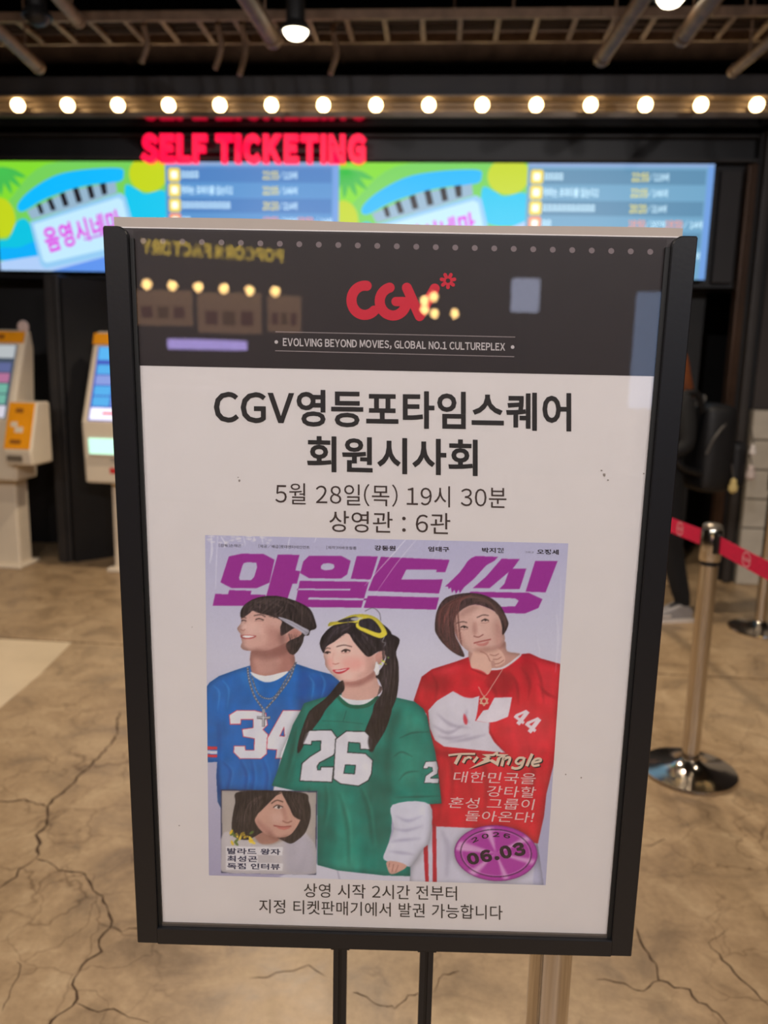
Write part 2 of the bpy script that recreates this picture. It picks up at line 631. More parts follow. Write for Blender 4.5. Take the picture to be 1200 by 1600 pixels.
tag(MB().box((xc, 5.88, 0), (xd, 6.05, 3.14), bev=0.008).build('trim_8', M_GREYPOST), kind='structure')
xe = on_y(1166, 760, 5.85)[0]
tag(MB().box((xb, 5.96, 0), (xe + 0.02, 6.04, 3.14)).build('trim_9', M_BLACKWALL), kind='structure')
M_UPWALL = mat('brown_black_upper_wall', (58, 52, 50), rough=0.7, var=0.1, scale=5)
zt = on_y(1190, 640, 5.85)[2]
bw = tag(MB().box((xe, 5.87, 0), (6.5, 6.05, zt - 0.004)).build('wall_block', mat('mortar', (128, 120, 108), rough=0.9, var=0.1, scale=40)), kind='structure')
tag(MB().box((xe + 0.02, 5.93, zt), (6.5, 6.05, 3.14)).build('wall_block_upper', M_UPWALL), kind='structure')
M_BLOCK = mat('painted_block', (188, 180, 166), rough=0.7, var=0.06, scale=14, bump=0.25)
ch = zt / 6.0
bme = {}
for r in range(6):
    x = xe - (0.2 if r % 2 else 0.0)
    while x < 4.2:
        w = 0.39
        xl, xr = max(x, xe), x + w
        if xr - xl > 0.05:
            key = round(xr - xl, 3)
            if key not in bme:
                o = MB().box((0, 0, 0), (xr - xl - 0.008, 0.02, ch - 0.012), bev=0.004).build('block', M_BLOCK, bw)
                bme[key] = o.data
            else:
                o = bpy.data.objects.new('block', bme[key])
                COL.objects.link(o)
                o.parent = bw
            o.location = (xl + 0.004, 5.85, r * ch + 0.004)
        x += w

# ================================================================== ceiling services
M_STEEL = mat('brown_painted_steel', (116, 91, 72), rough=0.55, metal=0.2, var=0.25, scale=12)
M_DUCT = mat('dusty_duct', (120, 94, 74), rough=0.6, metal=0.2, var=0.3, scale=6)

tray = thing('cable_tray', 'brown ladder cable tray with rungs hung below the black ceiling', 'cable tray', (0, 5.1, 3.45))
for y in (4.93, 5.27):
    MB().box((-6.3, y - 0.012, 3.45), (6.3, y + 0.012, 3.5)).build('side_rail', M_STEEL, tray, (0, 5.1, 3.45))
rung = None
for k in range(58):
    x = -6.2 + 0.215 * k
    if rung is None:
        rung = MB().box((-0.014, -0.16, 0.004), (0.014, 0.16, 0.022)).build('rung', M_STEEL, tray)
    else:
        o = rung.copy()
        COL.objects.link(o)
        rung_o = o
        rung_o.parent = tray
    (rung if k == 0 else rung_o).location = (x, 0, 0)
for x in (-4.5, -2.6, -1.2, 0.35, 1.7, 3.6):
    MB().tube([(x, 5.27, 3.49), (x, 5.27, 4.3)], 0.008).build('hanger_rod', M_STEEL, tray, (0, 5.1, 3.45))
cb = MB()
for j in range(4):
    cb.tube(smooth_open([(x, 5.0 + 0.06 * j + 0.02 * math.sin(x * 3 + j), 3.492 + 0.004 * math.sin(5 * x + j)) for x in np.linspace(-6.2, 6.2, 16)], 4), 0.011, n=6)
cb.build('cable', mat('dusty_cable', (74, 62, 52), rough=0.8), tray, (0, 5.1, 3.45))

# second run behind it and a round duct further back
tray2 = thing('strut_rail', 'thin brown strut rail running behind the ladder cable tray', 'strut rail', (0, 5.55, 3.6))
MB().box((-6.3, 5.53, 3.58), (6.3, 5.57, 3.62)).build('channel', M_STEEL, tray2, (0, 5.55, 3.6))
for x in (-3.0, -1.0, 1.0, 3.0):
    MB().tube([(x, 5.55, 3.6), (x, 5.55, 4.3)], 0.007).build('hanger_rod', M_STEEL, tray2, (0, 5.55, 3.6))
dct = thing('air_duct', 'long dusty brown air duct high under the black ceiling', 'duct', (0, 6.3, 3.86))
MB().lathe([(0.17, -6.3), (0.17, 6.3)], (0, 6.3, 3.86), axis='x', n=20).build('pipe', M_DUCT, dct, (0, 6.3, 3.86), smooth=True)
for k in range(8):
    MB().lathe([(0.178, -0.02), (0.178, 0.02)], (-5.6 + 1.6 * k, 6.3, 3.86), axis='x', n=20).build('band', M_STEEL, dct, (0, 6.3, 3.86), smooth=True)
for x in (-4, 0, 4):
    MB().tube([(x, 6.3, 4.02), (x, 6.3, 4.3)], 0.008).build('hanger_rod', M_STEEL, dct, (0, 6.3, 3.86))


def pipe_run(name, p0, p1, r, label, cat='pipe'):
    """straight pipe with a collar and two hangers"""
    p0, p1 = np.asarray(p0), np.asarray(p1)
    t = thing(name, label, cat, (p0 + p1) / 2)
    off = (p0 + p1) / 2
    MB().tube([p0, p1], r, n=14).build('pipe', M_STEEL, t, off, smooth=True)
    d = (p1 - p0) / np.linalg.norm(p1 - p0)
    MB().tube([p1 - d * 0.06, p1 + d * 0.004], r * 1.15, n=14).build('collar', M_STEEL, t, off, smooth=True)
    for s in (0.15, 0.8):
        q = p0 + (p1 - p0) * s
        MB().tube([q + [0, 0, r * 0.9], [q[0], q[1], 4.3]], 0.006, n=6).build('hanger_rod', M_STEEL, t, off)
    return t


def px_pipe(ax, ay, aY, bx, by, bY, r, label):
    A, B = on_y(ax, ay, aY), on_y(bx, by, bY)
    A = B + (A - B) * 1.8
    pipe_run('ceiling_pipe', A, B, r, label)


px_pipe(95, 0, 4.2, 122, 32, 4.75, 0.035, 'brown ceiling pipe pointing down over the left ticket kiosk')
px_pipe(388, 0, 4.2, 427, 62, 4.75, 0.045, 'thick brown ceiling pipe just left of the lit spotlight')
px_pipe(1112, 0, 4.2, 1067, 58, 4.75, 0.045, 'brown ceiling pipe slanting beside the right lit spotlight')
px_pipe(1002, 0, 4.2, 940, 92, 5.0, 0.04, 'brown ceiling pipe crossing under the cable tray on the right')
px_pipe(0, 50, 4.3, 60, 105, 5.1, 0.035, 'brown ceiling pipe at the far left end of the cable tray')
px_pipe(1225, 45, 4.4, 1145, 112, 5.3, 0.03, 'thin brown ceiling pipe at the far right end of the cable tray')
for (x, y0, y1, Y, lab) in [(340, 55, 108, 5.0, 'short cable end dangling below the tray above the sign letters'),
                            (378, 62, 118, 5.0, 'crooked cable end dangling below the tray beside the thick pipe'),
                            (520, 78, 116, 5.1, 'bent cable end dangling below the tray right of the lit spotlight'),
                            (225, 70, 98, 5.0, 'looped cable end dangling from the tray on the left')]:
    A, B = on_y(x, y0, Y), on_y(x - 4, y1, Y)
    A[2] = max(A[2], 3.46)
    m = (A + B) / 2 + np.array([0.03, 0, 0])
    o = MB().tube(smooth_open([A + [0.02, 0, 0.05], A, m, B], 5), 0.017, n=8).build('hanging_cable', M_STEEL, None, smooth=True)
    tag(o, lab, 'cable', 'cable ends hanging from the tray')

# ================================================================== spotlights
M_LAMPBODY = mat('black_lamp_body', (30, 29, 30), rough=0.5, var=0.1)
M_LENS = glow('lamp_lens', (255, 238, 205), 9.0)


def spotlight(loc, label, power, tilt=(0, 0), lit=True, size=R(125), aim=None, col=LAMP_COL):
    t = thing('ceiling_spotlight', label, 'spotlight', loc, 0, 'ceiling spotlights')
    MB().lathe([(0.045, 0.30), (0.05, 0.29), (0.05, 0.05), (0.075, 0.02), (0.08, 0.0), (0.07, 0.0), (0.06, 0.02)], n=20).build('housing', M_LAMPBODY, t, smooth=True)
    MB().tube([(0, 0, 0.29), (0, 0, 4.3 - loc[2])], 0.012).build('stem', M_LAMPBODY, t)
    ln = MB().lathe([(0.066, 0.012), (0.062, -0.008), (0.045, -0.028), (0.02, -0.038), (0.004, -0.04)], n=20).build('lens', M_LENS if lit else M_LAMPBODY, t, smooth=True)
    if lit:
        ld = bpy.data.lights.new('spot_beam', 'SPOT')
        ld.energy = power
        ld.color = col
        ld.spot_size = size
        ld.spot_blend = 0.6
        ld.shadow_soft_size = 0.06
        lo = bpy.data.objects.new('spot_beam', ld)
        COL.objects.link(lo)
        lo.parent = t
        lo.location = (0, 0, -0.06)
        lo.rotation_euler = (tilt[0], tilt[1], 0)
        if aim is not None:
            lo.rotation_euler = (Vector(aim) - Vector(loc)).to_track_quat('-Z', 'Y').to_euler()
            ld.shadow_soft_size = 0.06
            lo.location = (0, 0.05, -0.14)
    return t


la = on_y(462, 50, 4.55)
spotlight(la, 'lit spotlight hanging beside the thick pipe above the sign letters', LAMP_POWER * 3.0)
lb = on_y(1048, -2, 4.4)
spotlight(lb, 'lit spotlight at the top edge between two pipes on the right', LAMP_POWER * 1.2)
lc = on_y(58, 28, 4.5)
spotlight(lc, 'dark unlit cylinder spotlight in the top left corner', 0, lit=False)
for i, (x, y) in enumerate([(-2.9, 3.1), (2.9, 2.6), (-1.6, 0.9), (1.9, 0.4), (-0.9, -1.9), (-2.8, -2.2), (2.4, -2.4), (0.9, -2.1)]):  # the rear ones are added to light the poster from the front
    spotlight((x, y, 3.75), 'spotlight hanging from the ceiling out over the hall, %s' % ['left of the queue', 'right of the queue', 'near left of the poster stand', 'near right of the poster stand', 'behind the viewer', 'behind the viewer to the left', 'behind the viewer to the right', 'close behind the viewer'][i], FRONT_POWER if y < 0 else LAMP_POWER, aim=(x * 0.4, 1.3, 0.55) if y < 0 else None, col=FRONT_COL if y < 0 else LAMP_COL, size=R(105) if y < 0 else R(125))

# ================================================================== marquee bulbs
M_BULB = glow('bulb_glass', (255, 214, 150), 15.0)
M_SOCKET = mat('bulb_socket', (150, 130, 105), rough=0.35, metal=0.6)
bulb0 = None
NB = 19
for k in range(NB):
    x = -2.973 + 0.3531 * (k - 2)
    n = k - 1
    if bulb0 is None:
        t = bulb0 = thing('marquee_bulb', 'x', 'light bulb', (x, 5.73, 3.235), 0, 'round bulbs in the trough above the sign letters')
        MB().lathe([(0.022, 0.11), (0.022, 0.045), (0.026, 0.04)], axis='y', n=12).build('socket', M_SOCKET, t, smooth=True)
        MB().lathe([(0.012, 0.045), (0.03, 0.03), (0.04, 0.012), (0.043, -0.005), (0.038, -0.026), (0.024, -0.04), (0.006, -0.046)], axis='y', n=16).build('globe', M_BULB, t, smooth=True)
    else:
        t = copy_tree(bulb0)
        t.location = (x, 5.73, 3.235)
    ords = ['first', 'second', 'third', 'fourth', 'fifth', 'sixth', 'seventh', 'eighth', 'ninth', 'tenth', 'eleventh', 'twelfth', 'thirteenth', 'fourteenth', 'fifteenth']
    t['label'] = ('glowing round bulb in the trough, %s from the left edge of the picture' % ords[n - 1]) if 1 <= n <= 15 else 'glowing round bulb in the trough, %s beyond the %s edge of the picture' % ({0: 'first', -1: 'second', 16: 'first', 17: 'second'}[n], 'left' if n < 1 else 'right')

# ================================================================== SELF TICKETING letters
sg = thing('neon_sign', 'red glowing SELF TICKETING letters mounted above the screens', 'sign', on_y(397, 256, 5.92))
M_NEON = glow('red_neon', (255, 8, 62), 1.5)
chars = 'SELF TICKETING'
V, Fc = text_mesh(chars, bold=0.07, extrude=0.06, spacing=0.3)
lo, hi = V.min(0), V.max(0)
TLc, TRc, BRc, BLc = on_y(221, 209, 5.92), on_y(572, 210, 5.92), on_y(572, 257, 5.92), on_y(221, 256, 5.92)
W3 = quad_map(V, [TLc, TRc, BRc, BLc])
W3[:, 1] -= V[:, 2] * 0.35
# one mesh per letter: split the letters by connected pieces, ordered along the sign
adj = {}
par = list(range(len(V)))
def find(i):
    while par[i] != i:
        par[i] = par[par[i]]
        i = par[i]
    return i
for f_ in Fc:
    for j in f_[1:]:
        par[find(j)] = find(f_[0])
grp = {}
for f_ in Fc:
    grp.setdefault(find(f_[0]), []).append(f_)
for r_, fs in grp.items():
    ids = sorted({i for f_ in fs for i in f_})
    rm = {i: k for k, i in enumerate(ids)}
    MB().add([W3[i] for i in ids], [[rm[i] for i in f_] for f_ in fs]).build('letter', M_NEON, sg, sg.location)
MB().box((TLc[0], 5.955, (TLc[2] + BLc[2]) / 2 - 0.012), (TRc[0], 5.985, (TLc[2] + BLc[2]) / 2 + 0.012)).build('mounting_rail', M_LAMPBODY, sg, sg.location)

# ================================================================== screens above the kiosks
M_BEZEL = mat('screen_bezel', (20, 20, 22), rough=0.35, var=0.05)


def scr_mat(rgb, k=1.0):
    return glow('screen_%d_%d_%d' % tuple(rgb), rgb, k)


def screen_root(x0, x1, label, z0=2.165, z1=2.93):
    t = thing('display_screen', label, 'screen', ((x0 + x1) / 2, 6.0, z0), 0, 'wide screens in a row above the kiosks')
    loc = np.array(t.location)
    MB().box((x0 + 0.002, 5.97, z0 - 0.006), (x1 - 0.002, 6.05, z1 + 0.006), bev=0.003).build('casing', M_BEZEL, t, loc)
    return t, loc


def fx(x0, x1, z0, z1):
    """screen fraction (0-1 right, 0-1 down) to a point just proud of the screen glass"""
    return lambda s, t, d: (x0 + (x1 - x0) * s, 5.968 - d, z1 - (z1 - z0) * t)


def flat(t, name, poly, fn, d, m, loc):
    MB().add([fn(a, b, d) for a, b in poly], [tuple(range(len(poly)))]).build(name, m, t, loc)


def clip01(poly):
    return [(min(max(a, 0.0), 1.0), min(max(b, 0.0), 1.0)) for a, b in poly]


def ad_screen(x0, x1, label):
    z0, z1 = 2.165, 2.93
    t, loc = screen_root(x0, x1, label)
    fn = fx(x0, x1, z0, z1)
    def N(x, y): return ((x / 4.444 + 7) / 265.0, (y / 4.444 - 4) / 167.0)
    def shape(name, pts, rgb, d, sm=True, k=1.0):
        pts = [N(*p) for p in pts]
        if sm:
            pts = [tuple(p) for p in smooth_closed(pts, 5)]
        flat(t, name, clip01(pts), fn, d, scr_mat(rgb, k), loc)
    flat(t, 'picture', [(0, 0), (1, 0), (1, 1), (0, 1)], fn, 0.0005, scr_mat((132, 222, 48)), loc)
    shape('printed_shape', [(-40, 420), (60, 280), (330, 40), (830, 20), (1150, 10), (1150, 800), (-40, 800)], (118, 210, 90), 0.001)
    for a in range(7):
        an = R(20 + 24 * a)
        c = np.array([10, 60])
        e = c + np.array([math.cos(an), math.sin(an)]) * 190
        nn = np.array([-math.sin(an), math.cos(an)]) * 22
        shape('printed_palm', [c, (c + e) / 2 + nn, e, (c + e) / 2 - nn], (70, 190, 80), 0.0012)
    el = lambda cx, cy, rx, ry: [(cx + rx * math.cos(q), cy + ry * math.sin(q)) for q in np.linspace(0, 2 * PI, 24)[:-1]]
    shape('printed_sun', el(-5, 400, 100, 135), (196, 214, 26), 0.0015)
    shape('printed_wave', [(-32, 560), (40, 540), (110, 420), (190, 430), (250, 660), (-32, 690)], (0, 196, 226), 0.0017)
    shape('printed_wave', [(-32, 610), (110, 600), (235, 560), (250, 660), (-32, 690)], (0, 176, 250), 0.0019)
    shape('printed_wave', [(870, 180), (950, 200), (1010, 230), (1147, 215), (1147, 400), (900, 400)], (0, 200, 240), 0.0019)
    shape('printed_sun', el(1030, 100, 130, 118), (198, 216, 22), 0.0021)
    shape('printed_band', [(-32, 700), (250, 655), (700, 600), (1148, 390), (1148, 770), (-32, 770)], (178, 208, 250), 0.0022, False)
    shape('printed_band', [(330, 770), (700, 660), (1148, 520), (1148, 770)], (96, 150, 240), 0.0023, False)
    shape('printed_arc', [(118, 345), (130, 290), (230, 200), (400, 110), (600, 72), (835, 62), (862, 105), (830, 150), (640, 172), (480, 210), (300, 275), (165, 350)], (0, 186, 255), 0.0024)
    shape('film_strip', [(180, 350), (480, 212), (805, 152), (815, 225), (500, 330), (210, 410)], (150, 182, 206), 0.0026, False)
    for q in [[(250, 310), (280, 298), (300, 365), (272, 374)], [(325, 275), (357, 262), (386, 340), (352, 350)], [(415, 235), (450, 222), (477, 310), (440, 322)],
              [(508, 200), (545, 190), (571, 285), (532, 295)], [(605, 183), (641, 174), (661, 258), (625, 268)], [(695, 166), (738, 158), (746, 232), (712, 242)]]:
        shape('film_hole', q, (26, 24, 34), 0.0029, False)
    shape('ticket_panel', [(196, 425), (835, 225), (870, 250), (960, 600), (290, 745), (255, 720)], (150, 205, 245), 0.0031, False)
    shape('ticket_panel', [(222, 440), (820, 258), (850, 275), (915, 560), (300, 705), (275, 690)], (196, 236, 255), 0.0034, False)
    V, Fc = text_mesh('음영시네마', bold=0.03)
    q = [N(270, 470), N(820, 330), N(845, 480), N(320, 640)]
    P = quad_map(V, q)
    MB().add([fn(a, b, 0.0037) for a, b in P], Fc).build('lettering', scr_mat((226, 52, 232)), t, loc)
    shape('printed_caption', [(570, 535), (700, 500), (703, 515), (572, 550)], (200, 120, 235), 0.0037, False)
    return t


def schedule_screen(x0, x1, base, stripe, label):
    z0, z1 = 2.165, 2.93
    t, loc = screen_root(x0, x1, label)
    fn = fx(x0, x1, z0, z1)
    flat(t, 'picture', [(0, 0), (1, 0), (1, 1), (0, 1)], fn, 0.0005, scr_mat(base), loc)
    flat(t, 'printed_edge', [(0.965, 0), (1, 0), (1, 1), (0.965, 1)], fn, 0.001, scr_mat((112, 160, 225)), loc)
    flat(t, 'printed_edge', [(0, 0), (1, 0), (1, 0.03), (0, 0.03)], fn, 0.001, scr_mat((140, 170, 215)), loc)
    rows = [('22:55', '/119석', None, 4, 0), ('22:05', '/146석', '악마는 프라다를 입는다2', 0, 0), ('20:20', '/214석', None, 11, 0), ('18:50', '/207석', None, 2, 1), ('21:10', '/146석', None, 8, 0), ('19:30', '/119석', None, 6, 1)]
    rh = 22.6 / 167.0
    W_ = scr_mat((206, 240, 255), 1.3)
    G = mat_cache = None
    for r, (tm, seat, ttl, nblk, kind) in enumerate(rows):
        y = 0.115 + r * rh
        if r % 2 == 0:
            flat(t, 'printed_row', [(0.012, y - rh * 0.48), (0.958, y - rh * 0.48), (0.958, y + rh * 0.48), (0.012, y + rh * 0.48)], fn, 0.0009, scr_mat(stripe), loc)
        ic = scr_mat((240, 214, 70) if kind == 0 else (250, 150, 100), 1.1)
        for (hw, hh, mm, d) in ((0.034, 0.060, ic, 0.0013), (0.018, 0.032, scr_mat((255, 255, 240), 1.2), 0.0016)):
            c = (0.052, y)
            poly = [(c[0] + hw * a, c[1] + hh * b) for a, b in [(-1, -.7), (-.8, -1), (.8, -1), (1, -.7), (1, .7), (.8, 1), (-.8, 1), (-1, .7)]]
            flat(t, 'rating_icon', poly, fn, d, mm, loc)
        cells = [(0.565, tm, seat)] + ([(0.765, '19:50', '/ 14석')] if kind == 1 else [])
        for cx, a_, b_ in cells:
            for s, xa_, xb_, mm in ((a_, cx, cx + 0.088, scr_mat((240, 222, 60) if kind == 0 else (255, 140, 80), 1.25)), (b_, cx + 0.09, cx + 0.195, W_)):
                V, Fc = text_mesh(s, bold=0.012)
                P = quad_map(V, [(xa_, y - 0.036), (xb_, y - 0.036), (xb_, y + 0.036), (xa_, y + 0.036)])
                MB().add([fn(a, b, 0.0014) for a, b in P], Fc).build('lettering', mm, t, loc)
        if ttl:
            V, Fc = text_mesh(ttl, bold=0.012)
            P = quad_map(V, [(0.092, y - 0.038), (0.39, y - 0.038), (0.39, y + 0.038), (0.092, y + 0.038)])
            MB().add([fn(a, b, 0.0014) for a, b in P], Fc).build('lettering', W_, t, loc)
        else:
            mb = MB()
            for k in range(nblk):                      # title too blurred to read: glyph-like ticks
                xk = 0.095 + 0.026 * k
                for (a0, b0, a1, b1) in ((0, -.03, .018, -.02), (0, -.03, .004, .03), (.014, -.02, .018, .03), (.004, .008, .014, .016)):
                    mb.add([fn(xk + a0, y + b0, .0014), fn(xk + a1, y + b0, .0014), fn(xk + a1, y + b1, .0014), fn(xk + a0, y + b1, .0014)], [(0, 1, 2, 3)])
            tag(mb.build('lettering', W_, t, loc), kind='stuff')
    return t


X = [on_y(px, 258, 5.97)[0] for px in (-9, 258, 530, 825, 1117)]
ad_screen(X[0], X[1], 'screen with green and blue film strip advertisement at the far left')
schedule_screen(X[1], X[2], (86, 148, 208), (70, 128, 194), 'screen with blue film timetable directly below the red letters')
ad_screen(X[2], X[3], 'screen with green and blue film strip advertisement between the two timetables')
schedule_screen(X[3], X[4], (112, 166, 200), (92, 142, 176), 'screen with grey-blue film timetable at the right end of the row')

# ================================================================== ticket kiosks
M_WHITE = mat('kiosk_white', (226, 212, 190), rough=0.35, var=0.03, scale=6)
M_ORANGE = mat('kiosk_orange', (244, 160, 10), rough=0.45, var=0.05, scale=10)
M_SLOT = mat('kiosk_slot', (30, 29, 30), rough=0.5)
M_REDPRINT = mat('red_print', (205, 50, 50), rough=0.5)
M_GREYPRINT = mat('grey_print', (120, 112, 104), rough=0.5)
M_BROWNPRINT = mat('brown_print', (150, 88, 20), rough=0.5)


def kiosk(loc, rz, label, reader, lit_slot, scr):
    t = thing('ticket_kiosk', label, 'kiosk', loc, rz, 'white self-service ticket kiosks')
    w = 0.27
    prof = [(-0.15, 0.67), (-0.17, 1.10), (0.07, 1.71), (0.13, 1.73), (0.16, 1.60), (0.12, 1.10), (0.11, 0.67)]
    b = MB().prism(prof, lambda y, z, d: (d, y, z), -w, w)
    o = b.build('body', M_WHITE, t)
    bv = o.modifiers.new('round', 'BEVEL')
    bv.width = 0.02
    bv.segments = 2
    # sloped face helper: s across, q up the slope, d proud
    p0, p1 = np.array([-0.17, 1.10]), np.array([0.07, 1.71])
    dd = (p1 - p0)
    ln = np.linalg.norm(dd)
    dd /= ln
    nn = np.array([-dd[1], dd[0]])
    def face(s, q, d):
        y, z = p0 + dd * q + nn * d
        return (s, y, z)
    def slab(name, s0, s1, q0, q1, d, m, par=t, d0=-0.004):
        return MB().prism([(s0, q0), (s1, q0), (s1, q1), (s0, q1)], face, d0, d, m).build(name, m, par)
    slab('header_band', -0.262, 0.262, ln - 0.085, ln - 0.004, 0.012, M_ORANGE)
    hb = slab('header_print', -0.05, 0.12, ln - 0.06, ln - 0.03, 0.0135, M_BROWNPRINT, t, 0.012)
    sc = slab('screen', -0.22, 0.22, 0.012, ln - 0.10, 0.003, glow('kiosk_screen_%d' % scr, [(70, 84, 104), (64, 90, 190)][scr], [0.8, 1.0][scr]))
    tones = [[(190, 196, 200), (120, 190, 170), (70, 76, 90), (190, 120, 160), (100, 110, 160)], [(60, 170, 250), (90, 190, 255), (80, 90, 170), (120, 140, 230), (150, 170, 240)]][scr]
    rnd = random.Random(5 + scr)
    slab('screen_picture', -0.21, 0.21, ln - 0.20, ln - 0.105, 0.0042, glow('kiosk_tone_%d_0' % scr, tones[0] if scr == 0 else tones[1], 0.9), sc, 0.003)
    for r in range(4):
        for c in range(3):
            s0 = -0.205 + c * 0.14
            q0 = 0.118 + r * 0.078
            i = rnd.randrange(1, 5)
            slab('screen_picture', s0, s0 + 0.125, q0, q0 + 0.068, 0.0042, glow('kiosk_tone_%d_%d' % (scr, i), tones[i], 0.85), sc, 0.003)
    slab('screen_button', -0.21, 0.21, 0.018, 0.105, 0.0042, glow('kiosk_white_%d' % scr, (240, 236, 250), [0.75, 1.3][scr]), sc, 0.003)
    slab('screen_button', -0.12, 0.16, 0.058, 0.074, 0.0052, glow('kiosk_red', (245, 40, 70), 1.2), sc, 0.003)
    # lower front
    def low(s, z, d):
        y = -0.15 - 0.02 * (z - 0.70) / 0.40 - d
        return (s, y, z)
    def slab2(name, s0, s1, z0, z1, d, m, par=t):
        return MB().prism([(s0, z0), (s1, z0), (s1, z1), (s0, z1)], low, -0.004, d, m).build(name, m, par)
    if lit_slot:
        slab2('ticket_slot', -0.22, 0.16, 0.88, 0.99, 0.008, glow('slot_light', (196, 255, 226), 1.3))
        slab2('slot_lip', -0.22, 0.16, 0.874, 0.882, 0.022, M_WHITE)
        slab2('printed_logo', -0.08, 0.08, 0.745, 0.785, 0.003, M_REDPRINT)
        slab2('printed_line', -0.07, 0.06, 0.845, 0.85, 0.003, M_GREYPRINT)
        slab2('printed_line', -0.07, 0.06, 0.83, 0.835, 0.003, M_GREYPRINT)
    else:
        slab2('ticket_slot', -0.16, 0.12, 0.88, 0.98, 0.003, M_SLOT)
        slab2('slot_lip', -0.17, 0.13, 0.87, 0.88, 0.02, M_WHITE)
        slab2('printed_logo', -0.08, 0.08, 0.75, 0.79, 0.003, M_REDPRINT)
    # pedestal with foot plate
    MB().box((-0.155, 0.0, 0.02), (0.155, 0.16, 0.72), bev=0.015).build('pedestal', M_WHITE, t)
    MB().box((-0.19, -0.06, 0.0), (0.19, 0.21, 0.03), bev=0.01).build('foot_plate', M_WHITE, t)
    MB().lathe([(0.035, -0.012), (0.045, 0.0), (0.035, 0.012)], (0.235, 0.09, 1.745), axis='y', n=14).build('round_badge', mat('badge_pink', (214, 190, 184), rough=0.5), t, smooth=True)
    if reader:
        pr = [(-0.25, 0.80), (-0.27, 0.90), (-0.16, 1.23), (0.0, 1.23), (0.0, 0.80)]
        rd = MB().prism(pr, lambda y, z, d: (d, y, z), w - 0.02, w + 0.19).build('card_reader', M_WHITE, t)
        bv = rd.modifiers.new('round', 'BEVEL')
        bv.width = 0.012
        a0, a1 = np.array([-0.27, 0.90]), np.array([-0.16, 1.23])
        d2 = (a1 - a0) / np.linalg.norm(a1 - a0)
        n2 = np.array([-d2[1], d2[0]])
        def rf(s, q, d):
            y, z = a0 + d2 * q + n2 * d
            return (s, y, z)
        MB().prism([(w - 0.01, 0.015), (w + 0.178, 0.015), (w + 0.178, 0.342), (w - 0.01, 0.342)], rf, -0.003, 0.004).build('orange_notice', M_ORANGE, rd)
        for (s0, s1, q0, q1, m) in ((0.045, 0.10, 0.27, 0.30, M_BROWNPRINT), (0.02, 0.07, 0.17, 0.205, M_WHITE), (0.055, 0.115, 0.13, 0.17, M_WHITE), (0.03, 0.11, 0.05, 0.08, M_BROWNPRINT)):
            MB().prism([(w + s0, q0), (w + s1, q0), (w + s1, q1), (w + s0, q1)], rf, 0.003, 0.0055).build('notice_print', m, rd)
        MB().box((w + 0.01, -0.272, 0.83), (w + 0.12, -0.245, 0.87)).build('card_slot', mat('reader_slot', (110, 98, 84), rough=0.5), rd)
    return t


def place(px, Y):
    c = on_y(px, 885, Y)
    return (c[0], Y, 0.0)


kiosk(place(2, 5.55), R(-4), 'white ticket kiosk with orange top band and orange card reader, at the left edge', True, False, 0)
kiosk(place(210, 5.55), R(-4), 'white ticket kiosk with glowing green ticket slot, half behind the poster stand', False, True, 1)

# ================================================================== queue stanchions and belt
def chrome():
    m = bpy.data.materials.new('chrome_steel')
    m.use_nodes = True
    b = m.node_tree.nodes['Principled BSDF']
    b.inputs['Base Color'].default_value = (*lin((208, 200, 190)), 1)
    b.inputs['Metallic'].default_value = 1.0
    nt = m.node_tree
    nz = nt.nodes.new('ShaderNodeTexNoise')
    nz.inputs['Scale'].default_value = 60
    mr = nt.nodes.new('ShaderNodeMapRange')
    mr.inputs['To Min'].default_value = 0.09
    mr.inputs['To Max'].default_value = 0.2
    nt.links.new(nz.outputs['Fac'], mr.inputs['Value'])
    nt.links.new(mr.outputs['Result'], b.inputs['Roughness'])
    return m


M_CHROME = chrome()
M_BLACKPL = mat('black_plastic', (24, 23, 24), rough=0.4)
M_BELT = mat('red_belt', (224, 18, 72), rough=0.75, var=0.08, scale=90, bump=0.15)


def stanchion_proto():
    t = thing('queue_stanchion', 'x', 'stanchion', (0, 0, 0), 0, 'chrome queue stanchions')
    MB().lathe([(0.175, 0.0), (0.18, 0.006), (0.178, 0.014), (0.13, 0.024), (0.07, 0.034), (0.045, 0.05), (0.036, 0.06)], n=48).build('base', M_CHROME, t, smooth=True)
    MB().lathe([(0.033, 0.055), (0.033, 0.835)], n=28).build('pole', M_CHROME, t, smooth=True)
    MB().lathe([(0.029, 0.835), (0.029, 0.852)], n=24).build('neck_ring', M_BLACKPL, t, smooth=True)
    MB().lathe([(0.037, 0.852), (0.039, 0.857), (0.039, 0.965), (0.036, 0.972)], n=28).build('belt_head', M_CHROME, t, smooth=True)
    MB().lathe([(0.036, 0.972), (0.034, 0.985), (0.026, 0.991), (0.01, 0.993)], n=28).build('cap', mat('cap_grey', (150, 140, 126), rough=0.3, metal=0.7), t, smooth=True)
    for s in (-1, 1):
        MB().box((s * 0.036, -0.011, 0.885), (s * 0.043, 0.011, 0.965)).build('belt_slot', M_BLACKPL, t)
    return t


